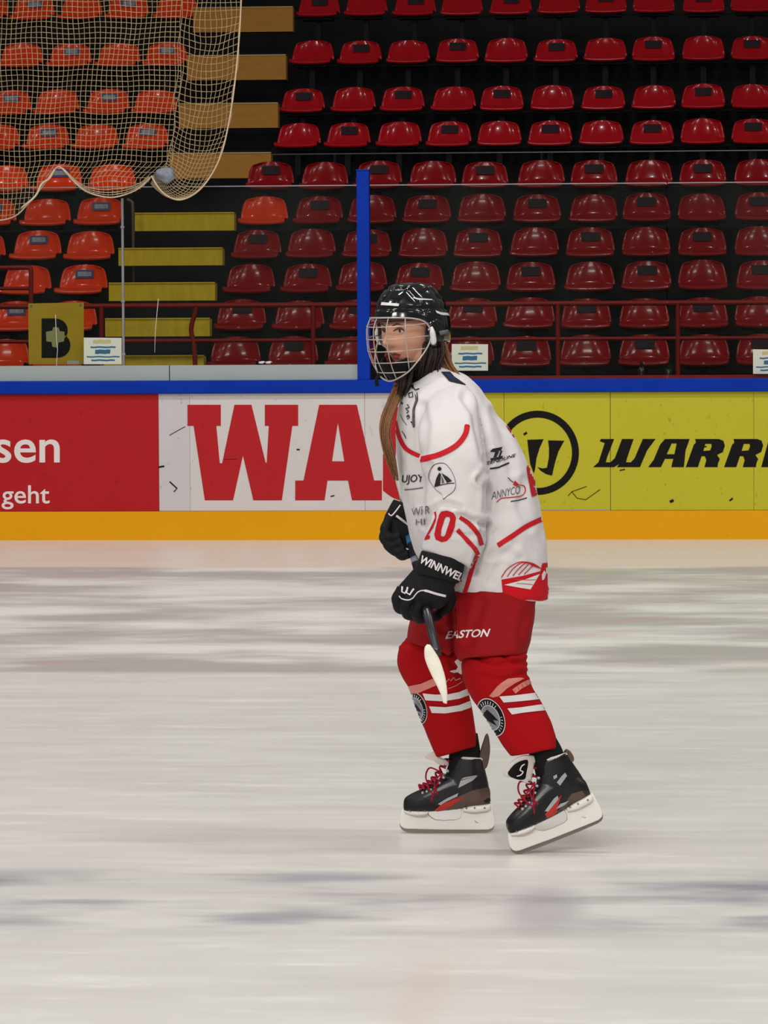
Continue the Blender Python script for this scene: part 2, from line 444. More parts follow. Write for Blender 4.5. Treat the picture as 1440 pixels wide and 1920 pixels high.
# ================================================================== rink boards
bt = empty('rink_boards', (0, BY, 0))
tag(bt, 'long low rink boards with blue cap rail, advertising panels and yellow kick plate', 'rink boards')
def zat(y, Y=BY): return at(720, y, Y).z
zk, zc, zt = zat(958), zat(736.5), zat(712)
boxo('kick_plate', M['kick'], -30, 30, BY - 0.012, BY + 0.05, -0.001, zk, bt, 0.003)
boxo('backing', M['white_frame'], -30, 30, BY + 0.03, BY + 0.10, 0.0, zc, bt)
boxo('cap_rail', M['blue'], -30, 30, BY - 0.03, BY + 0.12, zc, zt, bt, 0.008)
def xb(px, Y=BY): return at(px, 850, Y).x
def panel(x0, x1, m, seams=()):
    return boxo('advertising_panel', m, x0, x1, BY, BY + 0.03, zk + 0.002, zc - 0.001, bt, 0.0015)
pr = panel(-30, xb(297.5), M['ad_red'])
pg = panel(xb(298), xb(356), M['ad_grey'])
pw = panel(xb(356.3), xb(684), M['ad_white'])
pw2 = panel(xb(684.5), xb(882), M['ad_white'])
py0 = panel(xb(882.5), xb(945), M['ad_yellow'])
py1 = panel(xb(945.7), xb(1144), M['ad_yellow'])
py2 = panel(xb(1145), xb(1413), M['ad_yellow'])
py3 = panel(xb(1413.5), 30, M['ad_yellow'])
FB = BY - 0.002
flat('lettering', text2d('sen', (-10, 868), (122, 0), (0, -44), 0.012, space=1.0), FB, M['letter_white'], pr)
flat('lettering', text2d('geht', (3, 955), (90, 0), (0, -45), 0.008), FB, M['letter_white'], pr)
H = lambda L: [(x * 0.5, 700 + y * 0.5) for x, y in L]
flat('lettering', poly2d([H([(703, 118), (828, 118), (828, 197), (811, 197), (824, 337), (833, 337), (879, 118), (943, 118), (996, 335), (1000, 335), (1008, 197), (993, 197), (993, 118), (1118, 118), (1118, 197), (1096, 197), (1057, 476), (950, 476), (911, 308), (874, 476), (768, 476), (726, 197), (703, 197)])]), FB, M['ad_letter'], pw)
flat('lettering', poly2d([H([(1197, 118), (1338, 118), (1403, 402), (1432, 402), (1432, 476), (1320, 476), (1305, 402), (1228, 402), (1217, 476), (1107, 476), (1107, 402), (1138, 402)]), H([(1267, 185), (1245, 330), (1291, 330)])]), FB - 0.0002, M['ad_letter'], pw)
flat('lettering', text2d('S', (717, 940), (96, 0), (0, -182), 0.06), FB, M['ad_letter'], pw2)
Q = lambda L: [(920 + x * 0.3611, 700 + y * 0.3611) for x, y in L]
flat('emblem', poly2d([circle(1008, 849, 77.5, 79, 64), circle(1008, 849, 64.5, 66, 64)]), FB, M['ink_black'], py1)
flat('emblem', poly2d([Q([(190, 345), (275, 342), (255, 385), (238, 440), (230, 500), (224, 520), (205, 470), (196, 400)])]), FB, M['ink_black'], py1)
flat('emblem', poly2d([Q([(298, 348), (382, 350), (352, 405), (335, 460), (318, 531), (290, 524), (262, 508), (243, 487), (270, 494), (292, 490), (302, 440), (303, 390)])]), FB, M['ink_black'], py1)
def R_letter(dx):
    return [Q([(x + dx, y) for x, y in L]) for L in ([(1062, 341), (1185, 341), (1208, 350), (1216, 375), (1206, 408), (1175, 424), (1190, 445), (1180, 468), (1178, 487), (1110, 487), (1120, 450), (1112, 430), (1095, 430), (1076, 487), (1013, 487), (1055, 370), (1066, 360)], [(1115, 366), (1145, 366), (1148, 378), (1140, 400), (1104, 403)])]
flat('lettering', poly2d([Q([(572, 341), (641, 341), (603, 440), (598, 462), (622, 462), (645, 440), (682, 341), (742, 341), (708, 440), (703, 462), (728, 462), (748, 440), (790, 341), (856, 341), (812, 400), (775, 487), (655, 487), (668, 470), (640, 487), (532, 487), (560, 462), (592, 362), (566, 352)])]), FB, M['ink_black'], py2)
flat('lettering', poly2d([Q([(905, 341), (1033, 341), (1012, 400), (1003, 487), (938, 487), (948, 444), (905, 444), (884, 487), (818, 487), (846, 450), (880, 370)]), Q([(940, 364), (966, 364), (954, 420), (914, 420)])]), FB, M['ink_black'], py2)
flat('lettering', poly2d(R_letter(0)), FB, M['ink_black'], py2)
flat('lettering', poly2d(R_letter(199)), FB, M['ink_black'], py2)
flat('lettering', poly2d([Q([(1445, 341), (1510, 341), (1462, 487), (1405, 487)])]), FB, M['ink_black'], py3)
# scuffs with a shape of their own
for pan, pts, wd in ((py1, [(1065, 930), (1072, 922), (1100, 912)], 1.1), (py1, [(1072, 922), (1082, 934), (1098, 937), (1125, 918)], 1.2), (py1, [(982, 815), (988, 811)], 4), (py2, [(1256, 941), (1263, 938)], 5), (py2, [(1162, 882), (1172, 880)], 2), (py2, [(1368, 939), (1374, 934)], 3), (py2, [(1316, 839), (1325, 837)], 2), (pg, [(297, 876), (308, 874)], 3), (pg, [(318, 816), (332, 808), (347, 800)], 1.2), (pg, [(318, 903), (332, 916), (326, 922)], 2.4), (pw, [(556, 843), (562, 843)], 2.5), (pw, [(620, 931), (627, 929)], 2), (pw, [(420, 862), (428, 861), (444, 861)], 1)):
    flat('scuff', poly2d([strip(pts, wd)]), FB - 0.0006, M['ink_black'], pan)
boxo('foot_strip', M['white_frame'], xb(1015), xb(1144), BY - 0.004, BY, zk + 0.002, zk + 0.008, bt)

# glass and posts
GY = BY + 0.045
zg = zat(348, GY)
gt = 'shielding panes above the boards'
def pane(x0, x1, zb, z1, label, frame=None):
    t = empty('rink_shielding', ((x0 + x1) / 2, GY, zb)); tag(t, label, 'glass', gt)
    boxo('pane', M['glass'], x0, x1, GY - 0.006, GY + 0.006, zb, z1, t)
    boxo('top_edge', M['steel'], x0, x1, GY - 0.008, GY + 0.008, z1, z1 + 0.007, t)
    return t
zw = zat(683, GY)
g1 = pane(xb(-400), xb(229), zw, zg, 'clear glass pane over the boards left of the thin metal joint')
g2 = pane(xb(235), xb(671), zw, zg, 'clear glass pane in front of the aisle between thin joint and blue post')
g3 = pane(xb(695), xb(1250), zt, zg, 'clear glass pane behind the skater, right of the blue post')
g4 = pane(xb(1253), xb(1900), zt, zg, 'clear glass pane at the far right of the boards')
for x0, x1, lab in ((-400, 317.5, 'white sill strip under the glass, left piece below the yellow sign'), (319, 671, 'white sill strip under the glass ending at the blue post')):
    tag(boxo('sill_strip', M['white_frame'], xb(x0), xb(x1), GY - 0.03, GY + 0.03, zt, zw, None, 0.004), lab, 'sill', 'white sill strips')
tag(boxo('sill_strip', M['red_trim'], xb(760), xb(1900), GY + 0.015, GY + 0.06, zt, zt + 0.022, None), 'thin red strip along the blue cap rail behind the skater', 'sill')
po = empty('support_post', (xb(683), BY + 0.03, zt)); tag(po, 'upright blue post standing on the boards beside the skater', 'post')
boxo('post', M['blue'], xb(671.5), xb(695), BY - 0.02, BY + 0.09, zt, zat(320), po, 0.006)
boxo('cap', M['blue'], xb(670.5), xb(696), BY - 0.024, BY + 0.094, zat(320), zat(317.5), po, 0.004)
jo = empty('glass_joint', (xb(232), GY, zw)); tag(jo, 'thin grey metal joint between glass panes beside the white notice', 'joint')
boxo('profile', M['steel'], xb(229.5), xb(234), GY - 0.012, GY + 0.012, zw, zat(368), jo, 0.002)
for y in (420, 560, 660): boxo('clip', M['steel'], xb(228), xb(235.5), GY - 0.016, GY + 0.016, zat(y + 4), zat(y), jo, 0.002)
for pts, par in (([(107, 700), (106, 680), (108, 655), (106, 640), (104, 590)], g1), ([(297, 560), (294, 590), (291, 625), (290, 661)], g2)):
    bm = bmesh.new(); tube(bm, [at(x, y, GY - 0.007) for x, y in pts], 0.0022, 5); obj('crack', bm, M['letter_white'], par)

def notice(x0, y0, x1, y1, label, Y=GY - 0.012):
    t = empty('notice', at((x0 + x1) / 2, y1, Y)); tag(t, label, 'notice', 'paper notices taped to the glass')
    flat('sheet', poly2d([[(x0, y0), (x1, y0 + 0.5), (x1, y1), (x0, y1)]]), Y, M['paper'], t, 0.002)
    W, Hh = x1 - x0, y1 - y0
    for f, a, b, hh, mm in ((0.15, 0.25, 0.72, 0.14, 'ink_sand'), (0.36, 0.18, 0.84, 0.06, 'ink_blue'), (0.53, 0.3, 0.7, 0.16, 'ink_blue'), (0.72, 0.08, 0.95, 0.05, 'ink_blue'), (0.85, 0.2, 0.82, 0.06, 'ink_blue')):
        flat('printed_line', poly2d([strip([(x0 + W * (a + (b - a) * k / 6), y0 + Hh * f + 0.5 * math.sin(k * 2.1)) for k in range(7)], Hh * hh)]), Y - 0.001, M[mm], t, 0.001)
notice(157, 633, 228, 683, 'white paper notice with blue lines beside the yellow B sign')
notice(847, 645, 915, 695, 'white paper notice just behind the skater\'s helmet')
notice(1412, 655, 1480, 701, 'white paper notice cut off by the right edge of the photo')
sg = empty('block_sign', at(105, 683, GY + 0.03)); tag(sg, 'yellow square sign with a black letter B behind the glass', 'sign')
flat('board', poly2d([[(53, 569), (157, 567), (157, 683), (54, 683)]]), GY + 0.03, M['sign_yellow'], sg, 0.01)
flat('letter', text2d('B', (78, 671), (54, 0), (0, -74), 0.09), GY + 0.027, M['ink_black'], sg, 0.002)
flat('patch', poly2d([[(86, 622), (98, 620), (100, 613), (110, 614), (112, 621), (121, 622), (120, 640), (110, 642), (108, 652), (98, 650), (97, 641), (87, 640)]]), GY + 0.025, M['ink_sand'], sg, 0.001)
flat('label', poly2d([[(126, 676), (149, 676), (148, 683), (126, 683)]]), GY + 0.026, M['paper'], sg, 0.001)
for x, y in ((58, 574), (151, 572)):
    flat('screw', poly2d([circle(x, y, 2.2)]), GY + 0.026, M['steel'], sg, 0.002)
for x, hh, lab in ((1203, 33, 'black drink bottle on the boards, left of the pair'), (1254, 28, 'black drink bottle with pale band on the boards, right of the pair')):
    t = empty('drink_bottle', at(x, 711, GY + 0.06)); tag(t, lab, 'bottle', 'bottles on the boards')
    def lathe(nm, prof, m):
        bm = bmesh.new(); c = at(x, 711, GY + 0.06)
        rings(bm, [[c + Vector((r * math.cos(2 * PI * j / 16), r * math.sin(2 * PI * j / 16), z)) for j in range(16)] for r, z in prof]); obj(nm, bm, m, t)
    k = hh / 33
    lathe('body', [(0.022, 0), (0.026, 0.004), (0.026, 0.06 * k), (0.022, 0.075 * k), (0.012, 0.088 * k)], M['helmet'])
    lathe('cap', [(0.013, 0.088 * k), (0.014, 0.09 * k), (0.013, 0.108 * k), (0.006, 0.118 * k)], M['foam'])
    if x > 1210: lathe('band', [(0.0268, 0.018), (0.0268, 0.026)], M['paper'])
t = empty('crumpled_wrapper', at(500, 682, GY)); tag(t, 'tiny crumpled white wrapper lying on the white sill strip', 'wrapper')
for dx in (-9, 4):
    bm = bmesh.new(); bmesh.ops.create_icosphere(bm, subdivisions=2, radius=1)
    c = at(500 + dx, 679.5, GY)
    for v in bm.verts: v.co = c + Vector((v.co.x * 0.024, v.co.y * 0.012, v.co.z * 0.010)) * (1 + 0.5 * fbm(v.co, 2))
    obj('paper_ball' if dx < 0 else 'paper_strip', bm, M['letter_white'], t)

# railing in front of the seats
RY = 35.3
rt = empty('red_railing', (0, RY, 0.45)); tag(rt, 'red tubular railing in front of the lowest seats behind the glass', 'railing')
def xr(px): return at(px, 600, RY).x
for y, r in ((571, 0.022), (637, 0.016)):
    bm = bmesh.new(); tube(bm, [(x, RY, at(720, y, RY).z) for x in (-12, -8, -4, 0, 4)], r, 10); obj('rail', bm, M['rail_red'], rt)
for x in (-35, 190, 365, 587, 817, 1046, 1271, 1497):
    bm = bmesh.new(); zt2 = at(720, 571, RY).z
    bow = 0.03 if x == 365 else 0
    tube(bm, smooth_pts([(xr(x), RY, 0.45), (xr(x), RY, 1.2), (xr(x) - bow, RY, 1.42), (xr(x), RY, 1.55), (xr(x) + bow * 0.5, RY, zt2)], 4), 0.02, 10); obj('post', bm, M['rail_red'], rt)
ht = empty('hoop_barrier', at(20, 680, 35.0)); tag(ht, 'dark red hoop barrier at the left edge beside the B sign', 'barrier')
bm = bmesh.new(); tube(bm, smooth_pts([tuple(at(-60, 503, 35)), tuple(at(20, 502, 35)), tuple(at(52, 502, 35)), tuple(at(58, 508, 35)), tuple(at(58, 560, 35)), tuple(at(58, 720, 35))], 4), 0.02, 10); obj('hoop', bm, M['rail_red'], ht)
bm = bmesh.new(); tube(bm, [at(-60, 541, 35), at(56, 541, 35)], 0.014, 8); obj('rung', bm, M['rail_red'], ht)
# handrail stub on the aisle
ph = empty('aisle_pole', at(248, 530, 38.2)); tag(ph, 'slim grey pole standing at the left of the yellow aisle steps', 'pole')
bm = bmesh.new(); tube(bm, smooth_pts([tuple(at(238, 374, 38.2)), tuple(at(246, 378, 38.2)), tuple(at(249, 390, 38.2)), tuple(at(250, 470, 38.2)), tuple(at(251, 545, 38.2))], 4), 0.016, 10); obj('tube', bm, M['boot_brown'], ph)

# aisle stairs
XA0, XA1 = -5.30, -4.24
stt = empty('aisle_stairs', (-4.8, 36, 0.45)); tag(stt, 'flight of aisle stairs with yellow and tan step fronts between two seat blocks', 'stairs')
for (y0, y1, Y, tan, x0, x1) in ((-72, -30, 44.9, 1, 370, 562), (15, 60, 44.1, 1, 362, 553), (105, 150, 43.2, 1, 350, 540), (195, 240, 42.3, 1, 335, 525), (288, 334, 41.4, 1, 318, 512), (400, 432, 38.4, 0, 250, 443), (466, 497, 37.8, 0, 222, 421), (531, 563, 37.2, 0, 204, 407), (598, 630, 36.6, 0, 197, 397), (668, 700, 36.0, 0, 190, 386)):
    xx0, xx1 = at(x0, y0, Y).x, at(x1 - 4, y0, Y).x
    zt_, zb_ = at(450, y0, Y).z, at(450, y1, Y).z
    s = boxo('step', M['step_tan'] if tan else M['step_yellow'], xx0, xx1, Y - 0.001, Y + 0.17, zb_, zt_, stt)
    boxo('step_nosing', M['step_nose'] if tan else M['step_yellow'], xx0, xx1, Y - 0.012, Y + 0.05, zt_, zt_ + 0.012, s, 0.003)
# thin steel rail in front of the upper tier
ur = empty('ledge_rail', at(900, 287, 41.2)); tag(ur, 'thin pale metal ledge rail running along the front of the upper tier', 'rail')
bm = bmesh.new(); zz = at(900, 286.5, 41.2).z; tube(bm, [(x, 41.2, zz) for x in (-4.2, -1, 2, 6)], 0.007, 8); obj('rail', bm, M['steel'], ur)
for x in (-3.6, -1.6, 0.4, 2.4):
    boxo('bracket', M['black'], x - 0.01, x + 0.01, 41.19, 41.6, zz - 0.08, zz - 0.005, ur)

# ================================================================== seats
def seat_mesh(name):
    """one-piece bucket shell: local x across, y back, z up, origin under the front lip"""
    bm = bmesh.new(); nu, nv = 20, 26
    prof = smooth_pts([(0.010, -0.022, 0.206), (0.0, -0.014, 0.211), (0.0, -0.002, 0.213), (0.02, 0.006, 0.214), (0.12, 0.002, 0.215), (0.24, -0.002, 0.216), (0.31, 0.010, 0.217), (0.338, 0.036, 0.218), (0.354, 0.08, 0.213), (0.368, 0.13, 0.203), (0.378, 0.175, 0.191), (0.383, 0.205, 0.178), (0.386, 0.224, 0.156), (0.388, 0.232, 0.120)], 3)
    G = []
    for (y, z, hw) in prof:
        row = []
        for i in range(nu + 1):
            u = -1 + 2 * i / nu
            au = abs(u)
            back = max(0, min(1, (y - 0.3) / 0.05))
            x = hw * (u if au < 1 else u)
            dz = 0.022 * au ** 4 * (1 - back) * min(1, y * 12 + 0.25)     # raised pan sides
            dy = (-0.046 * au ** 3 + 0.012 * (1 - au * au)) * back                          # back wraps round the sitter
            top = max(0, (z - 0.15) / 0.09) * back
            dz -= 0.022 * top * au ** 4
            dz -= 0.008 * (1 - au ** 2) * (1 - min(1, y * 10 if y > 0 else 0))   # lip dips in the middle
            row.append(bm.verts.new((x, y + dy, z + dz)))
        G.append(row)
    for a in range(len(G) - 1):
        for i in range(nu):
            bm.faces.new((G[a][i], G[a][i + 1], G[a + 1][i + 1], G[a + 1][i]))
    bmesh.ops.recalc_face_normals(bm, faces=bm.faces)
    bmesh.ops.solidify(bm, geom=bm.faces[:], thickness=0.007)
    me = bpy.data.meshes.new(name); bm.to_mesh(me); bm.free()
    me.polygons.foreach_set('use_smooth', [True] * len(me.polygons))
    return me
SH = {}
for k in ('seat_red', 'seat_low', 'seat_orange'):
    me = seat_mesh('seat_shell'); me.materials.append(M[k]); SH[k] = me
def local(bm, m, name, smooth=False):
    bmesh.ops.recalc_face_normals(bm, faces=bm.faces)
    me = bpy.data.meshes.new(name); bm.to_mesh(me); bm.free()
    for q in (m if isinstance(m, list) else [m]): me.materials.append(q)
    return me
bm = bmesh.new(); box(bm, -0.16, 0.16, 0.08, 0.30, -0.06, -0.012, 0.008); box(bm, -0.03, 0.03, 0.20, 0.26, -0.30, -0.05, 0.006)
SUP = local(bm, M['black'], 'seat_bracket')
def stick_bm(w_, h_, z0, yy):
    bm = bmesh.new()
    n = 6
    for a in range(n):
        xa, xb_ = -w_ + 2 * w_ * a / n, -w_ + 2 * w_ * (a + 1) / n
        f = lambda x, z: (x, yy + (z - 0.12) * 0.16 - 0.040 * (abs(x) / 0.2) ** 3 - 0.012, z)
        bm.faces.new([bm.verts.new(f(*q)) for q in ((xa, z0), (xb_, z0), (xb_, z0 + h_), (xa, z0 + h_))])
    bmesh.ops.remove_doubles(bm, verts=bm.verts, dist=1e-5)
    return bm
STK_D = local(stick_bm(0.082, 0.080, 0.112, 0.366), M['sticker_dark'], 'sticker')
STK_B = local(stick_bm(0.082, 0.074, 0.112, 0.366), M['sticker_blue'], 'sticker')
STK_C = local(stick_bm(0.062, 0.040, 0.129, 0.3635), M['sticker_grey'], 'sticker_print')
bm = bmesh.new(); bmesh.ops.create_cone(bm, cap_ends=True, segments=14, radius1=0.012, radius2=0.012, depth=0.012, matrix=Matrix.Translation((0, -0.002, -0.008)) @ Matrix.Rotation(PI / 2, 4, 'X'))
BTN = local(bm, M['steel'], 'seat_badge')
ORD = ['first', 'second', 'third', 'fourth', 'fifth', 'sixth', 'seventh', 'eighth', 'ninth', 'tenth', 'eleventh', 'twelfth', 'thirteenth', 'fourteenth']
def child(name, me, par):
    o = bpy.data.objects.new(name, me); COL.objects.link(o); o.parent = par; return o
def make_seat(key, sticker, badge):
    t = empty('stadium_seat', (0, 0, 0)); child('shell', SH[key], t); child('bracket', SUP, t)
    if sticker and key == 'seat_orange':
        s = child('sticker', STK_B, t); child('sticker_print', STK_C, s)
    elif sticker: child('sticker', STK_D, t)
    if badge: child('badge', BTN, t)
    return t
PROTO = {}
def copy_tree(o, par=None):
    c = o.copy(); COL.objects.link(c)
    if par: c.parent = par
    for ch in list(o.children): copy_tree(ch, c)
    return c
for i, (Y, _) in enumerate(ROWS):
    z = ZR[i] + 0.012
    for side in (0, 1):
        for k in range(14):
            x = (-4.05 + 0.5 * k) if side else (-5.55 - 0.5 * k)
            px, py = topx(Vector((x, Y, z)))
            if px < -48 or px > 1488: continue
            st = ((i + 1 + k) % 2 == 0) if side else ((i + 1 + k) % 2 == 1)
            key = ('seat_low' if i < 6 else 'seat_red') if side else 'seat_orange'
            if side and i == 4 and k == 0: key = 'seat_orange'
            badge = side and i < 2
            kk = (key, st, badge)
            if kk not in PROTO: PROTO[kk] = t = make_seat(*kk)
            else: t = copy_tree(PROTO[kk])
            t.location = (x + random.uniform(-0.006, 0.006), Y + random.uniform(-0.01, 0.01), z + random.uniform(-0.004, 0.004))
            t.rotation_euler = (random.uniform(-0.02, 0.02), 0, random.uniform(-0.03, 0.03))
            colr = 'orange' if key == 'seat_orange' else 'red'
            row = 'lowest row' if i == 0 else 'top visible row' if i == 9 else ORD[i] + ' row up'
            sidet = 'right block' if side else 'left block'
            pl = 'with sticker' if st else 'without sticker'
            tag(t, f'{colr} plastic seat {pl}, {ORD[k]} from the aisle, {row}, {sidet}', 'seat',
                f'{colr} seats in the {sidet}')
    # beam carrying the row
    for a, b, nm in ((-4.3, 4, 'right'), (-12, -5.28, 'left')):
        rn = 'lowest' if i == 0 else ORD[i]
        tag(boxo('seat_beam', M['black'], a, b, Y + 0.14, Y + 0.18, z - 0.045, z - 0.03), f'long thin metal beam under the {rn} seat row from the front, {nm} block', 'beam', 'beams under the seat rows')

# ================================================================== netting
NY = 28.9
ne = empty('safety_net', at(200, -60, NY)); tag(ne, 'pale knotted safety net hanging in scallops over the left seats', 'net')
bord = smooth_pts([(454, -80), (452, 0), (449, 60), (444, 120), (437, 180), (428, 235), (416, 285), (398, 325), (372, 358), (342, 374), (318, 370), (298, 353), (284, 330)], 6)
bot = smooth_pts([(-60, 414), (0, 413), (30, 404), (50, 385), (70, 362), (88, 338), (102, 318), (112, 313), (125, 325), (140, 342), (160, 358), (185, 367), (212, 370), (240, 363), (262, 352), (278, 338), (284, 330)], 6)
def bot_y(x):
    for a, b in zip(bot, bot[1:]):
        if a[0] <= x <= b[0]: return a[1] + (b[1] - a[1]) * (x - a[0]) / (b[0] - a[0] + 1e-6)
    return 330
bm = bmesh.new()
def nw(x, y, k=0.0):
    dz = 0.06 * math.sin(x * 0.045 + y * 0.006) + 0.02 * math.sin(x * 0.11 + y * 0.03)
    return at(x, y, NY + dz + k)
TR = 0.0026
def wob(a, b): return 1.3 * fbm((a * 0.021, b * 0.021, 1.7), 1.0)
nrow = 47
def PA(u, v):         # sheet: u = 0..1 over x -45..340, v = 0..1 top..bottom
    xt = -45 + 385 * u; xb2 = -45 + 329 * u
    yb = bot_y(xb2)
    vv = v
    y = -30 + (yb + 30) * vv
    gather = max(0, (y - 290) / 120)
    x = xt + (xb2 - xt) * max(0, min(1, (y - 60) / 250)) ** 1.5 * (0.35 if y < 305 else 0.35 + 0.65 * min(1, (y - 305) / 30))
    x += 2.5 * math.sin(y * 0.035 + u * 9) + wob(x, y) * 1.2
    y += 1.6 * math.sin(x * 0.05 + y * 0.02) + wob(y, x) * 1.2
    return nw(x, y)
ncol = 40
for a in range(ncol + 1):
    u = a / ncol
    tube(bm, [PA(u, q / 60) for q in range(61)], TR, 4)
for yy in range(-28, 414, 10):
    run = []
    for a in range(ncol * 2 + 1):
        u = a / (ncol * 2); yb = bot_y(-45 + 329 * u)
        v = (yy + 30) / (yb + 30)
        if v <= 1: run.append(PA(u, v))
        else:
            if len(run) > 1: tube(bm, run, TR, 4)
            run = []
    if len(run) > 1: tube(bm, run, TR, 4)
obj('sheet', bm, M['net'], ne)
bm = bmesh.new()
lft = smooth_pts([(340, -80), (341, 0), (338, 60), (333, 120), (329, 180), (326, 230), (322, 270), (316, 300), (306, 318), (298, 325), (292, 328), (288, 330), (284, 330)], 6)
def PB(u, t):
    i = t * (len(bord) - 1); k = int(min(i, len(bord) - 2)); f = i - k
    B = [bord[k][c] + (bord[k + 1][c] - bord[k][c]) * f for c in (0, 1)]; L = [lft[k][c] + (lft[k + 1][c] - lft[k][c]) * f for c in (0, 1)]
    x = L[0] + (B[0] - L[0]) * u; y = L[1] + (B[1] - L[1]) * u + 14 * math.sin(u * PI) * min(1, max(0, y_ := B[1] / 60))
    x += 2.2 * math.sin(y * 0.06 + u * 7) + 1.5 * wob(x, y); y += 1.5 * wob(y, x)
    return nw(x, y, 0.05 * math.sin(u * PI))
for a in range(13):
    tube(bm, [PB(a / 12, q / 70) for q in range(71)], TR, 4)
for b in range(56):
    tube(bm, [PB(a / 16, b / 56) for a in range(17)], TR, 4)
obj('folded_edge', bm, M['net'], ne)
bm = bmesh.new(); tube(bm, [nw(x, y, -0.01) for x, y in bord], 0.006, 6); tube(bm, [nw(x, y, -0.01) for x, y in bot], 0.005, 6)
for dy in (5, 10, 16):     # bunched cords in the first scallops
    tube(bm, [nw(x, y - dy * (1 - abs(x - 212) / 110), -0.01) for x, y in bot if 118 < x < 280], 0.0025, 4)
tube(bm, [nw(x, y, -0.02) for x, y in smooth_pts([(102, 318), (92, 335), (78, 345), (66, 368), (40, 390)], 4)], 0.008, 6)
obj('border_cord', bm, M['cord'], ne)
bm = bmesh.new(); bmesh.ops.create_icosphere(bm, subdivisions=3, radius=1); c = at(312, 328, NY)
for v in bm.verts: v.co = c + Vector((v.co.x * 0.07, v.co.y * 0.03, v.co.z * 0.05)) * (1 + 0.4 * fbm(v.co, 1.6))
obj('knotted_film', bm, M['sticker_grey'], ne)


# ================================================================== skater
FEET = P(850, 1590, 0.0)
pe = empty('person', Vector((FEET.x, FEET.y, 0)))
tag(pe, 'person in white and red hockey jersey and cage helmet gliding on the ice', 'person')

# head frame: F = facing, L = her left (camera side), U = up
HC = P(769, 618, 0.02)
fa = math.radians(39)
UF = Vector((-math.sin(fa), -math.cos(fa), -0.10)).normalized()
UL = Vector((UF.y * -1, UF.x, 0)).normalized()
if UL.y > 0: UL = -UL
UL = Vector((math.cos(fa), -math.sin(fa), 0))
UU = UL.cross(UF).normalized()
if UU.z < 0: UU = -UU
def HD(l, f, u): return HC + UL * l + UF * f + UU * u
def g(x, s): return math.exp(-(x / s) ** 2)
def head_bm():
    bm = bmesh.new(); bmesh.ops.create_uvsphere(bm, u_segments=120, v_segments=90, radius=1)
    for v in bm.verts:
        d = v.co.copy()
        l, f, u = d.x, d.y, d.z
        hl, hf, hu = 0.074, 0.098, 0.118
        p = Vector((l * hl, f * hf, u * hu))
        if u < 0:                                  # jaw
            k = -u
            p.x *= 1 - 0.40 * k ** 1.6
            p.y = p.y * (1 - 0.12 * k) + 0.012 * k if f > 0 else p.y * (1 - 0.45 * k)
        if f > 0:
            fr = min(1, f * 1.6)
            p.y -= 0.012 * fr * g(p.x, 0.05) * 0.6
            a, h = p.x, p.z
            nz = max(0, min(1, (0.012 - h) / 0.045)) if h > -0.033 else 1
            low = 1 / (1 + math.exp((-h - 0.038) / 0.0025)) 
            wdt = 0.008 + 0.007 * nz
            if h > -0.06: p.y += fr * (0.006 + 0.030 * nz) * g(a, wdt) * low * (1 if h < 0.02 else g(h - 0.02, 0.012))
            p.y -= fr * 0.012 * g(abs(a) - 0.031, 0.014) * g(h - 0.004, 0.012)      # eye sockets
            p.y += fr * 0.005 * g(abs(a) - 0.028, 0.022) * g(h - 0.026, 0.009)      # brow
            p.y += fr * 0.007 * g(a, 0.02) * g(h + 0.060, 0.006)                    # upper lip
            p.y += fr * 0.007 * g(a, 0.017) * g(h + 0.074, 0.006)                   # lower lip
            p.y -= fr * 0.005 * g(a, 0.022) * g(h + 0.0665, 0.0028)
            p.y -= fr * 0.004 * g(a, 0.02) * g(h + 0.086, 0.006)
            p.y += fr * 0.009 * g(a, 0.02) * g(h + 0.102, 0.012)                    # chin
            p.y += fr * 0.005 * g(abs(a) - 0.045, 0.018) * g(h + 0.028, 0.02)       # cheeks
        v.co = HD(p.x, p.y, p.z)
    return bm
def ellipse_loft(bm, st, n=20):
    """stations: centre point, radius across x, radius y"""
    rings(bm, [[Vector(c) + Vector((math.cos(2 * PI * j / n) * rx, math.sin(2 * PI * j / n) * ry, 0)) for j in range(n)] for c, rx, ry in st])
bm = head_bm()
loft(bm, [(752, 650, 812, 650, 0.02, 0.052), (764, 690, 822, 672, 0.01, 0.055), (770, 725, 850, 700, 0, 0.07), (768, 750, 890, 735, 0, 0.14), (765, 800, 925, 800, 0, 0.15), (770, 880, 965, 865, 0, 0.14), (785, 960, 985, 950, 0, 0.13), (810, 1050, 1000, 1050, 0, 0.15), (850, 1120, 985, 1120, 0, 0.15)])
for sd, w0, pts in ((1, 0.15, [(835, 775, 40, .17), (850, 870, 30, .25), (862, 960, 26, .25), (848, 1010, 22, .24), (832, 1050, 18, .23)]), (-1, -0.15, [(800, 780, 40, -.16), (772, 850, 30, -.24), (772, 930, 24, -.19), (768, 970, 18, -.17)])):
    tube(bm, [P(a[0], a[1], a[3]) for a in pts], [a[2] / 640 for a in pts], 14)
tube(bm, [P(940, 1120, .09), P(928, 1250, .14), P(960, 1330, .17), P(1012, 1400, .17), P(1038, 1450, .15)], [.085, .055, .045, .026, .024], 14)
tube(bm, [P(860, 1120, -.09), P(806, 1230, -.18), P(830, 1320, -.22), P(868, 1400, -.28), P(880, 1450, -.29)], [.07, .055, .045, .026, .024], 14)
bme = union(bm, 0.0036, 2, 0.4)
body = link('body', bme, M['skin'], pe)
BV_body = bvh_of(body)

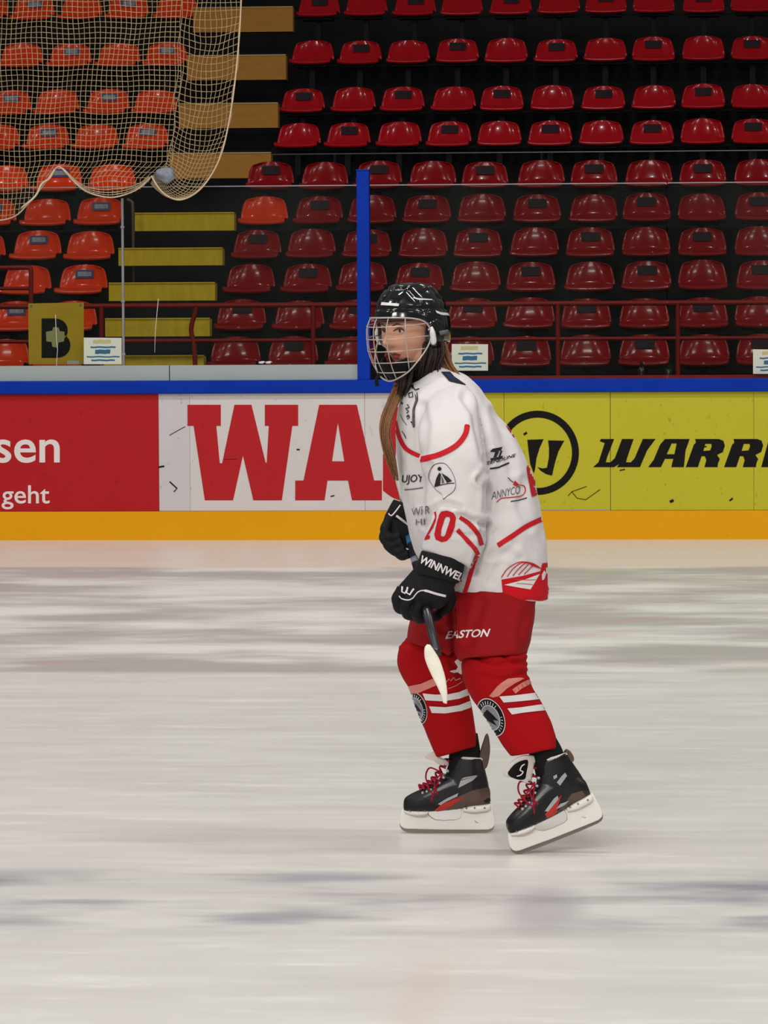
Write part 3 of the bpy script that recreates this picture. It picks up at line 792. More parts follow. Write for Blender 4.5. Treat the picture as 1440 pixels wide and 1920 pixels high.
# face details
def face_decal(name, pts, m, parent=body, off=0.0010):
    """outline in head coordinates (l,u) laid on the face"""
    bm = poly2d([[topx(HD(l, 0.13, u)) for l, u in pts]])
    return decal(name, bm, BV_body, m, parent, off, step=1.5)
def ell(cl, cu, a, b, n=20): return [(cl + a * math.cos(2 * PI * i / n), cu + b * math.sin(2 * PI * i / n)) for i in range(n)]
def surf(l, u):
    o = HD(l, 0.2, u); h = BV_body.ray_cast(o, -UF); return h[0] if h[0] else HD(l, 0.08, u)
def face_patch(name, pts, m, off=0.0008, dens=1):
    bm = poly2d([[(l * 1000, u * 1000) for l, u in pts]])
    for ax in (0, 1):
        cs = [q.co[ax] for q in bm.verts]; c = min(cs) + 2
        while c < max(cs):
            co = Vector((0, 0, 0)); co[ax] = c; no = Vector((0, 0, 0)); no[ax] = 1
            bmesh.ops.bisect_plane(bm, geom=bm.verts[:] + bm.edges[:] + bm.faces[:], plane_co=co, plane_no=no); c += 2.5
    for q in bm.verts: q.co = surf(q.co.x / 1000, q.co.y / 1000) + UF * off
    return obj(name, bm, m, body)
for s in (-1, 1):
    face_patch('eyebrow', [(s * (0.014), 0.022), (s * 0.030, 0.028), (s * 0.046, 0.022), (s * 0.047, 0.020), (s * 0.030, 0.023), (s * 0.014, 0.018)], M['brow'])
    e = surf(s * 0.031, 0.004)
    bm = bmesh.new(); bmesh.ops.create_uvsphere(bm, u_segments=20, v_segments=14, radius=0.0125, matrix=Matrix.Translation(e - UF * 0.0088)); ey = obj('eye', bm, M['eye_white'], body)
    bm = bmesh.new(); bmesh.ops.create_uvsphere(bm, u_segments=16, v_segments=10, radius=0.0055, matrix=Matrix.Translation(e + UF * 0.0001 - UL * 0.001)); obj('iris', bm, M['iris'], body)
    bm = bmesh.new(); tube(bm, [surf(s * (0.031 + 0.015 * q), 0.0045 + 0.0075 * (1 - q * q)) + UF * 0.0035 for q in (-1, -.6, -.2, .2, .6, 1)], [.0008, .002, .0026, .0028, .0026, .0012], 6); obj('eyelid', bm, M['brow'], body)
    bm = bmesh.new(); tube(bm, [HD(s * 0.071, -0.004, 0.014), HD(s * 0.082, -0.012, 0.018), HD(s * 0.085, -0.016, 0.0), HD(s * 0.080, -0.01, -0.02), HD(s * 0.072, -0.002, -0.028)], [.004, .006, .007, .006, .004], 8); obj('ear', bm, M['skin'], body)
face_patch('lips', [(-0.022, -0.066), (-0.010, -0.0585), (0, -0.061), (0.010, -0.0585), (0.022, -0.066), (0.012, -0.077), (0, -0.079), (-0.012, -0.077)], M['lip'])

# hair: brown strands under the helmet, down the chest and over the back
def hair(name, pts, wd, n, m, seed, parent=None):
    rnd = random.Random(seed); bm = bmesh.new()
    sp = smooth_pts(pts, 6)
    for k in range(n):
        a, b = rnd.uniform(-1, 1), rnd.uniform(-1, 1); ph = rnd.uniform(0, 6)
        end = rnd.uniform(0.82, 1); m_ = int(len(sp) * end); L = []
        for i, (x, y, ww, hw) in enumerate(sp[:m_]):
            t = i / len(sp)
            L.append(P(x + a * hw * (1 - 0.15 * math.sin(t * 7 + ph)), y + 1.5 * b, ww + b * wd))
        tube(bm, L, [0.0042 * (1 - 0.75 * i / len(L)) for i in range(len(L))], 5)
    return obj(name, bm, m, parent or pe)
hair('hair', [(752, 690, .0, 10), (750, 720, .03, 9), (738, 750, .07, 10), (725, 785, .10, 10), (722, 815, .11, 9), (730, 850, .11, 9), (738, 880, .1, 7), (744, 902, .09, 4)], 0.022, 70, M['hair'], 3)
hair('hair', [(762, 680, .05, 14), (760, 705, .06, 13), (757, 725, .07, 11), (750, 745, .07, 8)], 0.03, 60, M['hair_dark'], 4)
hair('hair', [(822, 640, .02, 12), (826, 665, .02, 14), (838, 688, .02, 11), (862, 712, .02, 9), (888, 740, .02, 9), (912, 772, .02, 8), (935, 806, .02, 5), (950, 832, .02, 2)], 0.03, 80, M['hair'], 5)
hair('hair', [(812, 640, .04, 16), (812, 662, .05, 18), (806, 682, .05, 20), (802, 698, .04, 20), (798, 712, .02, 18)], 0.035, 170, M['hair_dark'], 6)

# ---- helmet
he = empty('helmet', HC); he.parent = pe; he.matrix_basis = Matrix.Translation(HC - pe.location)
def hobj(name, bm, m): return obj(name, bm, m, he)
def shell_bm(f0, f1, grow, ridges):
    bm = bmesh.new(); na, nh = 96, 44; G = []
    for i in range(nh + 1):
        t = i / nh; row = []
        for j in range(na):
            a = 2 * PI * j / na; cf = math.cos(a)     # cf = 1 front
            low = 0.036 if cf > 0.35 else (-0.035 if cf < -0.2 else -0.035 + 0.071 * ((cf + 0.2) / 0.55) ** 1.2)
            low -= 0.012 * g(cf + 0.75, 0.3)
            el0 = math.asin(max(-0.9, min(0.9, low / 0.135)))
            el = el0 + (PI / 2 - el0) * t
            s = 0.004 * max(0, math.sin(abs(math.sin(a)) * 5 + 0.4)) * math.cos(el) if ridges else 0
            top = 0.006 * g(abs(math.sin(a)) * math.cos(el) * 0.1 - 0.035, 0.012) * math.sin(max(0, el))
            r = 1 + grow
            L = 0.098 * math.sin(a) * abs(math.cos(el)) ** 0.85 * r; Fv = (0.125 * cf - 0.008) * abs(math.cos(el)) ** 0.85 * r
            U = 0.134 * math.sin(el) * r
            nrm = Vector((L / 0.098, Fv / 0.125, U / 0.134)).normalized()
            q = Vector((L, Fv, U)) + nrm * (s + top)
            # grooves between the raised panels
            for c0 in (0.45, -0.25):
                q -= nrm * 0.005 * g(q.y / 0.125 - c0 + 0.25 * abs(q.x) / 0.1, 0.05) * (1 if q.z > 0.045 else 0.3)
            q -= nrm * 0.004 * g(q.z - 0.062 - 0.1 * q.y, 0.004)
            row.append(bm.verts.new(HD(q.x, q.y, q.z)))
        G.append(row)
    for i in range(nh):
        for j in range(na):
            bm.faces.new((G[i][j], G[i][(j + 1) % na], G[i + 1][(j + 1) % na], G[i + 1][j]))
    bmesh.ops.remove_doubles(bm, verts=bm.verts, dist=1e-5)
    bmesh.ops.recalc_face_normals(bm, faces=bm.faces)
    bmesh.ops.solidify(bm, geom=bm.faces[:], thickness=0.004)
    return bm
shell = hobj('shell', shell_bm(0, 0, 0.03, True), M['helmet'])
hobj('liner', shell_bm(0, 0, -0.035, False), M['foam'])
BV_sh = bvh_of(shell)
C1 = lambda L: [(660 + x * 0.27778, 500 + y * 0.27778) for x, y in L]
for L in ([(200, 240), (318, 250), (314, 266), (196, 260)], [(562, 296), (600, 308), (655, 314), (655, 330), (604, 326), (570, 312)], [(412, 205), (450, 214), (540, 220), (540, 226), (450, 224), (412, 214)]):
    decal('accent_stripe', poly2d([C1(L)]), BV_sh, M['gloss_white'], he, 0.001, 3)
for L in ([(205, 205), (222, 200), (216, 222), (200, 224)], [(250, 200), (320, 190), (345, 200), (330, 215), (262, 214)], [(330, 135), (372, 125), (380, 132), (345, 146)], [(440, 160), (500, 140), (540, 150), (470, 175)], [(570, 175), (620, 205), (600, 220), (565, 195)]):
    decal('vent', poly2d([C1(L)]), BV_sh, M['foam'], he, 0.0008, 3)
# ear guards, clips, chin cup and strap
for s in (1, -1):
    bm = bmesh.new()
    n = 24
    rs = []
    for q in (-1, -0.8, 0.8, 1):
        k = 0.86 if abs(q) == 1 else 1
        rs.append([HD(s * (0.094 + q * 0.009), -0.004 + 0.036 * k * math.cos(2 * PI * j / n), -0.012 + (0.042 * k) * math.sin(2 * PI * j / n)) for j in range(n)])
    rings(bm, rs); hobj('ear_guard', bm, M['helmet'])
    bm = bmesh.new(); tube(bm, smooth_pts([tuple(HD(s * 0.106, 0.022, 0.010)), tuple(HD(s * 0.110, 0.024, -0.005)), tuple(HD(s * 0.108, 0.020, -0.030)), tuple(HD(s * 0.104, 0.020, -0.042))], 4), [.004, .005, .006, .007, .0085, .009, .009, .0095, .0095, .009, .008, .006, .003], 10); hobj('cheek_clip', bm, M['gloss_white'])
    bm = bmesh.new(); tube(bm, [HD(s * 0.106, -0.012, -0.012), HD(s * 0.110, -0.042, -0.010)], [.007, .006], 10); hobj('side_clip', bm, M['print_grey'])
    bm = bmesh.new(); tube(bm, smooth_pts([tuple(HD(s * 0.088, 0.0, -0.045)), tuple(HD(s * 0.070, 0.02, -0.085)), tuple(HD(s * 0.04, 0.06, -0.118)), tuple(HD(0, 0.085, -0.13))], 5), 0.006, 6); hobj('chin_strap', bm, M['foam'])
bm = bmesh.new(); rs = []
for i in range(10):                     # cupped chin pad inside the cage
    t = i / 9; u = -0.088 - 0.048 * t; rs.append([HD((0.052 - 0.018 * t) * math.sin(b), 0.062 + (0.052 - 0.030 * t * t) * math.cos(b) - 0.0, u + 0.014 * (1 - math.cos(b)) * (1 - t)) for b in [(-1.45 + 2.9 * j / 16) for j in range(17)]])
for i in range(9):
    pass
vs = [[bm.verts.new(p) for p in r] for r in rs]
for i in range(9):
    for j in range(16): bm.faces.new((vs[i][j], vs[i][j + 1], vs[i + 1][j + 1], vs[i + 1][j]))
bmesh.ops.recalc_face_normals(bm, faces=bm.faces); bmesh.ops.solidify(bm, geom=bm.faces[:], thickness=0.008)
hobj('chin_cup', bm, M['foam'])
bm = bmesh.new(); tube(bm, smooth_pts([tuple(P(712, 700, .12)), tuple(P(706, 712, .12)), tuple(P(707, 724, .12))], 4), 0.006, 6); hobj('loose_strap', bm, M['foam'])
# wire cage
CB = [(-76, 0.028), (-60, 0.040), (-35, 0.046), (0, 0.048), (35, 0.046), (60, 0.040), (76, 0.026), (82, -0.005), (78, -0.040), (62, -0.085), (40, -0.120), (0, -0.140), (-40, -0.120), (-62, -0.085), (-78, -0.040), (-82, -0.005)]
def CG(a, u):
    r = math.radians(a); taper = 1 - 0.30 * max(0, (-u - 0.03) / 0.11) ** 1.8 - 0.13 * (max(0, u) / 0.048) ** 2
    return HD(0.106 * math.sin(r) * taper, -0.004 + (0.152 * taper) * math.cos(r) ** 0.85 if math.cos(r) > 0 else -0.004, u)
bm = bmesh.new(); tube(bm, [CG(a, u) for a, u in smooth_pts(CB + [CB[0]], 5)[:-1]], 0.0025, 8, closed=True); hobj('cage_frame', bm, M['wire'])
def ulim(a):
    top = 0.048 - 0.022 * (abs(a) / 76) ** 3; bot_ = -0.140 + 0.1 * (abs(a) / 78) ** 2.2; return bot_, top
for a in (-56, -30, -5, 20, 48):
    b0, b1 = ulim(a); bm = bmesh.new(); tube(bm, [CG(a, b0 + (b1 - b0) * k / 16) for k in range(17)], 0.0016, 6); hobj('cage_wire', bm, M['wire'])
for u in (0.022, -0.014, -0.050, -0.084, -0.114):
    am = 80 if u > -0.045 else 78 * ((u + 0.140) / 0.1) ** 0.4545
    bm = bmesh.new(); tube(bm, [CG(-am + 2 * am * k / 30, u) for k in range(31)], 0.0016, 6); hobj('cage_wire', bm, M['wire'])

bm = bmesh.new(); loft(bm, [(756, 684, 822, 668, .012, .059), (766, 704, 834, 684, .005, .066), (772, 724, 846, 700, 0, .076)], n=32); obj('neck_guard', bm, M['foam'], pe)

# ---- jersey
bm = bmesh.new()
loft(bm, [(784, 706, 832, 682, 0, .058), (776, 716, 838, 690, 0, .078), (762, 732, 872, 704, 0, .12), (750, 752, 900, 728, 0, .175), (744, 785, 930, 772, 0, .205), (742, 830, 966, 820, 0, .215), (745, 885, 993, 872, 0, .215), (755, 940, 1008, 925, 0, .215), (766, 990, 1019, 980, 0, .215), (780, 1035, 1027, 1035, 0, .215), (805, 1085, 1030, 1085, 0, .21), (828, 1112, 1031, 1108, 0, .205), (836, 1131, 1029, 1127, 0, .20)], n=40)
jl = []
bm2 = bm
loft(bm2, [(800, 735, 868, 718, .10, .07), (792, 765, 890, 745, .17, .085), (786, 810, 902, 795, .23, .085), (790, 860, 911, 855, .26, .083), (797, 905, 914, 910, .27, .083), (800, 945, 914, 960, .27, .083), (797, 985, 908, 1018, .265, .080), (793, 1015, 899, 1048, .25, .074), (790, 1032, 888, 1064, .24, .066)], n=32)
loft(bm2, [(765, 760, 830, 750, -.12, .08), (746, 800, 815, 800, -.2, .08), (739, 850, 805, 850, -.235, .075), (738, 890, 802, 890, -.235, .07), (745, 925, 800, 930, -.2, .065), (753, 948, 800, 962, -.17, .06)], n=28)
jm = union(bm2, 0.0058, 10, 0.6)
def C2(L): return [(680 + x * 0.26389, 840 + y * 0.26389) for x, y in L]
CR = [([(872, 742), (892, 772), (902, 820), (910, 862)], 7, .010), (C2([(905, 60), (880, 150), (835, 225)]), 5, .007), (C2([(835, 225), (885, 275), (890, 340), (880, 440)]), 5, .009),
      (C2([(690, 480), (780, 520), (890, 540)]), 5, .010), (C2([(560, 400), (620, 398), (690, 425)]), 4, .006), (C2([(860, 560), (850, 700), (815, 780), (790, 880)]), 5, .010),
      (C2([(530, 420), (480, 470), (440, 560)]), 4, .005), (C2([(900, 760), (1020, 740), (1110, 790)]), 6, .005), (C2([(480, 120), (430, 260), (420, 400)]), 5, .006),
      ([(790, 760), (800, 800), (795, 850)], 6, .005), ([(845, 1000), (880, 1006), (900, 1000)], 4, .004), ([(930, 770), (950, 830), (960, 880)], 7, .005), ([(920, 1090), (940, 1050), (965, 1020)], 6, .004), ([(985, 900), (975, 950), (990, 990)], 6, .004)]
creases(jm, CR, 0.007, 7)
jer = link('jersey', jm, M['jersey'], pe)
BJ = bvh_of(jer)
def jd(name, loops, m, off=0.0020): return decal(name, poly2d(loops), BJ, M[m], jer, off)
def jt(name, body_, org, u, v, m, bold=0.0, shear=0.0, off=0.0020): return decal(name, text2d(body_, org, u, v, bold, shear), BJ, M[m], jer, off, 4)
# stripes
jd('yoke_stripe', [strip(smooth_pts([(876, 796), (872, 815), (855, 836), (825, 852), (788, 862)], 5), [6] + [10] * 19 + [10])], 'print_red')
jd('yoke_stripe', [strip(smooth_pts([(741, 790), (750, 820), (763, 842), (787, 855)], 5), 8)], 'print_red')
jd('side_stripe', [C2([(1190, 75), (1215, 110), (1228, 200), (1250, 330), (1200, 348), (1178, 240), (1162, 140)])], 'print_red')
jd('side_stripe', [strip([(950, 797), (962, 815), (974, 828)], 5)], 'print_red')
jd('waist_stripe', [strip(smooth_pts([(1019, 972), (990, 985), (960, 1005), (933, 1023)], 4), 9)], 'print_red')
jd('sleeve_stripe', [strip(smooth_pts([(862, 970), (880, 983), (895, 1000), (903, 1022)], 4), 8)], 'print_red')
jd('sleeve_stripe', [strip(smooth_pts([(858, 993), (873, 1010), (888, 1026), (896, 1040)], 4), 8)], 'print_red')
jd('front_stripe', [strip(smooth_pts([(895, 1042), (886, 1062), (878, 1092), (866, 1128)], 4), 8)], 'print_red')
jd('hem_panel', [C2([(985, 935), (1130, 910), (1262, 875), (1275, 820), (1330, 812), (1345, 1100), (1160, 1110), (1080, 1060), (995, 1030)])], 'jersey_red', 0.001)
jd('hem_emblem', [C2([(1005, 972), (1150, 935), (1255, 895), (1190, 1005), (1100, 990)])], 'jersey', 0.002)
for k in range(5):
    a = 985 + k * 40
    jd('hem_emblem_line', [strip(smooth_pts(C2([(a, 920 - k * 6), (1030 + k * 42, 855 - k * 3), (1110 + k * 25, 812 + k * 2), (1200, 818 + k * 5), (1262, 855)]), 5), 1.6)], 'print_red', 0.002)
jd('hem_emblem_line', [strip(C2([(1080, 935), (1180, 938), (1225, 936)]), 1.2)], 'print_orange', 0.0026)
jd('hem_emblem_line', [strip(C2([(1090, 962), (1150, 965), (1205, 972)]), 1.2)], 'print_orange', 0.0026)
jd('hem_emblem', [C2([(1285, 870), (1300, 890), (1285, 935), (1270, 940), (1268, 900)])], 'jersey', 0.002)
# numbers and prints
SHR = 0.12
def C2q(org, ux, vy): 
    k = 0.26389; return (680 + org[0] * k, 840 + org[1] * k), (ux[0] * k, ux[1] * k), (vy[0] * k, vy[1] * k)
decal('number', poly2d([C2([(560, 450), (600, 444), (645, 460), (662, 495), (655, 560), (628, 630), (595, 662), (560, 668), (520, 650), (510, 615), (528, 530), (545, 470)]), C2([(598, 488), (620, 492), (622, 510), (585, 622), (572, 630), (556, 622), (560, 580), (585, 500)])]), BJ, M['print_red'], jer)
decal('number', poly2d([C2([(522, 452), (508, 458), (516, 490), (500, 530), (470, 590), (445, 635), (440, 655), (478, 645), (480, 620), (466, 622), (500, 570), (520, 520), (526, 480)])]), BJ, M['print_red'], jer)
BL = 'print_black'
def q2(b, o, u, v, m, bold=0.0, nm='print', shear=0.0):
    o, u, v = C2q(o, u, v); jt(nm, b, o, u, v, m, bold, shear)
jt('print', 'WER', (774, 967), (34, -5), (0, -14), 'print_grey', 0.0, 0.0, 0.0045)
jt('print', 'HE', (782, 984), (21, -2), (0, -11), 'print_grey', 0.0, 0.0, 0.0045)
q2('UJOY', (278, 262), (150, -6), (8, -70), BL, 0.01)
jd('print', [strip(C2([(300, 296), (360, 292), (432, 280)]), 2)], 'print_grey')
# shoulder lettering
for L, wd in (([(398, 800), (430, 835), (455, 825)], 2.2), ([(408, 800), (415, 825)], 4), ([(385, 858), (410, 848), (412, 880), (388, 885), (385, 858)], 2), ([(335, 915), (345, 925)], 3), ([(375, 930), (390, 950), (365, 960)], 2), ([(370, 965), (385, 975), (372, 990)], 2), ([(385, 1000), (372, 1010), (380, 1030), (392, 1018), (385, 1000)], 1.6), ([(400, 1045), (412, 1060), (418, 1085)], 2), ([(330, 1000), (350, 1040), (372, 1070)], 1), ([(340, 1110), (355, 1130), (368, 1160)], 1.4)):
    jd('shoulder_print', [strip(C1(L), wd)], BL)
jd('shoulder_print', [C1([(425, 855), (440, 880), (443, 905), (425, 965), (423, 1085), (408, 1070), (410, 965), (430, 900)])], 'print_grey')
jd('shoulder_print', [strip(smooth_pts(C1([(440, 850), (444, 900), (424, 960), (424, 1080)]), 4), 1.6)], BL)
for L in ([(600, 712), (660, 712), (690, 745), (770, 800), (760, 800), (655, 775)],):
    jd('nape_patch', [C1(L)], BL)
jd('nape_patch', [C1([(628, 722), (658, 720), (690, 750), (720, 785), (665, 765)])], 'print_navy', 0.002)
for L in ([(405, 775), (440, 755), (460, 720)], [(440, 730), (480, 690), (500, 650)]):
    jd('collar_print', [strip(smooth_pts(C1(L), 3), 3.5)], BL)
# sailing-boat club badge on the sleeve
bd = C2([(548, 105), (590, 112), (630, 160), (655, 215), (662, 270), (645, 310), (600, 345), (575, 365), (562, 330), (525, 300), (490, 255), (470, 210), (480, 160), (510, 118)])
bd = smooth_pts(bd + [bd[0]], 3)[:-1]
cxm = sum(p[0] for p in bd) / len(bd); cym = sum(p[1] for p in bd) / len(bd)
jd('badge', [bd, [(cxm + (x - cxm) * 0.965, cym + (y - cym) * 0.965) for x, y in bd]], BL)
jd('badge', [circle(*C2([(547, 148)])[0], 3.8)], BL)
jd('badge', [C2([(545, 175), (558, 185), (552, 262), (512, 272), (525, 215)])], BL)
jd('badge', [C2([(562, 178), (605, 205), (636, 235), (600, 248), (572, 200)])], BL)
jd('badge', [C2([(560, 195), (572, 215), (582, 245), (564, 252)])], 'print_grey')
jd('badge', [strip(smooth_pts(C2([(512, 275), (560, 262), (610, 252), (652, 250)]), 3), 1.6)], BL)
# back prints
for L in (C1([(932, 1248), (948, 1230), (1012, 1217), (1004, 1240), (955, 1250)]), C1([(965, 1248), (990, 1245), (975, 1285), (955, 1290)]), C1([(1000, 1240), (1012, 1245), (1000, 1280), (1018, 1278), (1005, 1298), (940, 1310), (935, 1295), (985, 1285)])):
    jd('back_print', [L], BL)
jt('back_print', 'ZENDLINE', (911, 873), (54, -16), (2, -6.5), BL, 0.02)
jd('back_print', [strip([(919, 879), (935, 876), (954, 868)], 3)], BL)
jt('back_print', 'ANNYCO', (922, 937), (52, -12), (1, -15), 'print_grey', 0.0)
jd('back_print', [C2([(1065, 262), (1080, 230), (1108, 262), (1090, 272)])], 'print_red')
jd('back_print', [strip(smooth_pts(C2([(1105, 262), (1145, 272), (1152, 310), (1125, 340), (1050, 352), (985, 358), (950, 385)]), 4), 1.8)], 'print_red')
jd('back_print', [strip(C2([(1030, 210), (1048, 230), (1070, 245)]), 1.5)], BL)
jd('back_print', [strip(C2([(1050, 380), (1100, 372), (1165, 355)]), 1.8)], BL)
jt('front_print', 'K', (858, 1092), (10, -2), (1, -12), 'print_orange', 0.03)

# ---- pants
bm = bmesh.new()
loft(bm, [(840, 1085, 1010, 1085, 0, .17), (842, 1120, 1006, 1120, 0, .175), (850, 1150, 1000, 1150, .01, .17)], n=36)
loft(bm, [(846, 1110, 1004, 1105, .09, .115), (848, 1150, 1002, 1148, .10, .12), (849, 1195, 996, 1190, .13, .125), (852, 1222, 990, 1214, .15, .128), (853, 1236, 989, 1226, .155, .128)], n=32)
loft(bm, [(800, 1095, 930, 1100, -.09, .11), (775, 1140, 905, 1150, -.12, .11), (764, 1180, 885, 1200, -.16, .12), (762, 1204, 872, 1234, -.175, .12)], n=32)
pm = union(bm, 0.006, 5, 0.5)
creases(pm, [([(848, 1120), (850, 1180), (852, 1235)], 5, .014), ([(905, 1130), (890, 1170), (880, 1200)], 7, .004), ([(790, 1160), (830, 1180), (850, 1190)], 5, .006), ([(985, 1150), (975, 1190), (980, 1220)], 6, .004)], 0.003, 9)
pants = link('hockey_pants', pm, M['pants'], pe)
BP = bvh_of(pants)
decal('print', text2d('EASTON', (835, 1198), (82, -4), (3, -15), 0.025, 0.15), BP, M['letter_white'], pants, 0.0012, 4)

# ---- socks over shin pads
def C3(L): return [(700 + x * 0.25, 1100 + y * 0.25) for x, y in L]
def sock(st, cr):
    bm = bmesh.new(); loft(bm, st, n=36, sub=4, e=2.15); me = union(bm, 0.005, 4, 0.5); creases(me, cr, 0.002, 12)
    return link('hockey_sock', me, M['sock'], pe)
sn = sock([(890, 1205, 965, 1200, .15, .07), (872, 1226, 982, 1216, .155, .09), (865, 1248, 989, 1236, .17, .102), (870, 1280, 990, 1262, .175, .098), (886, 1312, 1000, 1292, .18, .088), (905, 1338, 1018, 1322, .18, .080), (922, 1366, 1033, 1352, .185, .073), (940, 1394, 1043, 1382, .19, .066), (958, 1418, 1046, 1404, .195, .058)],
          [([(880, 1225), (930, 1245), (985, 1240)], 4, .007), ([(885, 1262), (940, 1275), (990, 1262)], 4, .004), ([(940, 1228), (965, 1240), (988, 1250)], 3, .005)])
sf = sock([(785, 1188, 850, 1196, -.175, .07), (754, 1204, 864, 1218, -.18, .09), (744, 1236, 868, 1240, -.19, .095), (752, 1266, 868, 1265, -.20, .09), (768, 1292, 876, 1288, -.21, .083), (778, 1322, 884, 1318, -.22, .078), (789, 1350, 889, 1348, -.235, .072), (803, 1385, 893, 1378, -.25, .065), (818, 1420, 893, 1400, -.26, .058)],
          [([(755, 1205), (800, 1215), (850, 1225)], 4, .006), ([(850, 1210), (845, 1240), (860, 1265)], 4, .006)])
BSn, BSf = bvh_of(sn), bvh_of(sf)
def sd(near, name, loops, m, off=0.0020): return decal(name, poly2d(loops), BSn if near else BSf, M[m], sn if near else sf, off)
for L in ([(945, 822), (1050, 815), (1170, 802), (1245, 795), (1275, 842), (1180, 852), (1060, 862), (978, 868)], [(1005, 912), (1100, 905), (1200, 892), (1290, 880), (1330, 925), (1220, 935), (1120, 945), (1040, 958)]):
    sd(1, 'stripe', [C3(L)], 'gloss_white')
for L in ([(372, 798), (470, 808), (560, 806), (640, 790), (700, 765), (725, 810), (640, 840), (520, 858), (392, 850)], [(420, 895), (540, 902), (640, 888), (725, 855), (760, 895), (660, 930), (540, 948), (440, 945)]):
    sd(0, 'stripe', [C3(L)], 'gloss_white')
sd(1, 'tape_band', [C3([(870, 820), (930, 745), (1010, 690), (1100, 685), (1130, 690), (1060, 725), (1000, 765), (940, 820), (900, 830)])], 'sock_tape')
sd(0, 'tape_band', [C3([(262, 745), (360, 725), (440, 690), (480, 690), (490, 730), (400, 770), (330, 800), (285, 800)])], 'sock_tape')
sd(1, 'print', [C3([(1040, 770), (1120, 715), (1185, 685), (1200, 712), (1150, 745), (1110, 765), (1065, 802)])], 'sock_tape')
for k in range(5): sd(1, 'print', [strip(C3([(1065 + k * 28, 790 - k * 17), (1050 + k * 28, 765 - k * 17)]), 1.2)], 'print_red', .002)
sd(0, 'print', [strip(C3([(545, 715), (565, 690), (580, 705), (600, 680), (615, 700), (650, 690)]), 1.6)], 'sock_tape')
sd(0, 'print', [strip(C3([(560, 765), (620, 740), (665, 710)]), 1.4)], 'sock_tape')
sd(0, 'cat_print', [C3([(700, 515), (690, 560), (672, 610), (655, 660), (630, 640), (600, 650), (570, 632), (618, 622), (632, 600), (608, 560), (625, 542), (655, 560), (680, 550)])], 'letter_white')
# round club badges on the shins
def badge(near, c, rx, ry, rot):
    for r, m, o in ((1.0, 'gloss_white', .0012), (0.95, 'ink_black', .0018), (0.66, 'gloss_white', .0024), (0.62, 'sticker_grey', .0030)):
        sd(near, 'badge', [circle(c[0], c[1], rx * r, ry * r, 40, rot)], m, o)
    c0, s0 = math.cos(rot), math.sin(rot)
    tr = lambda L: [(c[0] + c0 * x * rx - s0 * y * ry, c[1] + s0 * x * rx + c0 * y * ry) for x, y in L]
    sd(near, 'badge', [tr([(-.45, -.3), (0, -.45), (.25, -.1), (.45, .3), (.1, .15), (.2, .5), (-.25, .1)])], 'ink_black', .0036)
    for k in range(7):
        a = -1.9 + k * 0.22
        sd(near, 'badge', [strip(tr([(.70 * math.cos(a), .70 * math.sin(a)), (.88 * math.cos(a + .05), .88 * math.sin(a + .05))]), 1.2)], 'gloss_white', .0036)
    for k in range(6):
        a = 0.25 + k * 0.2
        sd(near, 'badge', [strip(tr([(.72 * math.cos(a), .72 * math.sin(a)), (.86 * math.cos(a), .86 * math.sin(a))]), 1.1)], 'gloss_white', .0036)
badge(1, (921, 1345), 24, 38, -0.42)
badge(0, (781, 1328), 19, 32, -0.30)

# ---- stick (held, a thing of its own)
S0, S1 = P(765, 992, -.19), P(819, 1224, .5)
sk = empty('hockey_stick', S1); tag(sk, 'dark hockey stick with white taped blade held low in both gloves', 'hockey stick')
dd = (S1 - S0).normalized(); sx = dd.cross(Vector((0, 1, 0))).normalized(); sy = dd.cross(sx).normalized()
def bar(name, p0, p1, a, b, m, par):
    bm = bmesh.new(); n = 16; rs = []
    for p in (p0, p1):
        rs.append([p + sx * a * math.copysign(abs(math.cos(2 * PI * j / n + .2)) ** .5, math.cos(2 * PI * j / n + .2)) + sy * b * math.copysign(abs(math.sin(2 * PI * j / n + .2)) ** .5, math.sin(2 * PI * j / n + .2)) for j in range(n)])
    rings(bm, rs); return obj(name, bm, m, par)
bar('shaft', S0, S1, .0115, .014, M['shaft'], sk)
bar('knob_tape', S0 - dd * .02, S0 + dd * .03, .014, .0165, M['stick_tape'], sk)
bar('shaft_print', S0 + (S1 - S0) * .08, S0 + (S1 - S0) * .14, .0120, .0145, M['ink_blue'], sk)
bar('shaft_print', S0 + (S1 - S0) * .26, S0 + (S1 - S0) * .30, .0120, .0145, M['sticker_grey'], sk)
for a, b in ((.60, .72), (.76, .86)):
    bar('shaft_print', S0 + (S1 - S0) * a - sx * .003 - sy * .004, S0 + (S1 - S0) * b - sx * .003 - sy * .004, .0095, .012, M['print_grey'], sk)
bm = bmesh.new()
loft(bm, [(801, 1208, 807, 1209, .50, .004), (796, 1215, 816, 1222, .505, .008), (796, 1232, 824, 1236, .51, .010), (801, 1248, 830, 1252, .52, .010), (809, 1266, 835, 1270, .53, .009), (819, 1286, 838, 1290, .545, .008), (827, 1304, 839, 1307, .555, .006), (831, 1318, 838, 1320, .56, .004)], n=20, sub=4, e=2.4)
obj('blade', bm, M['stick_tape'], sk)

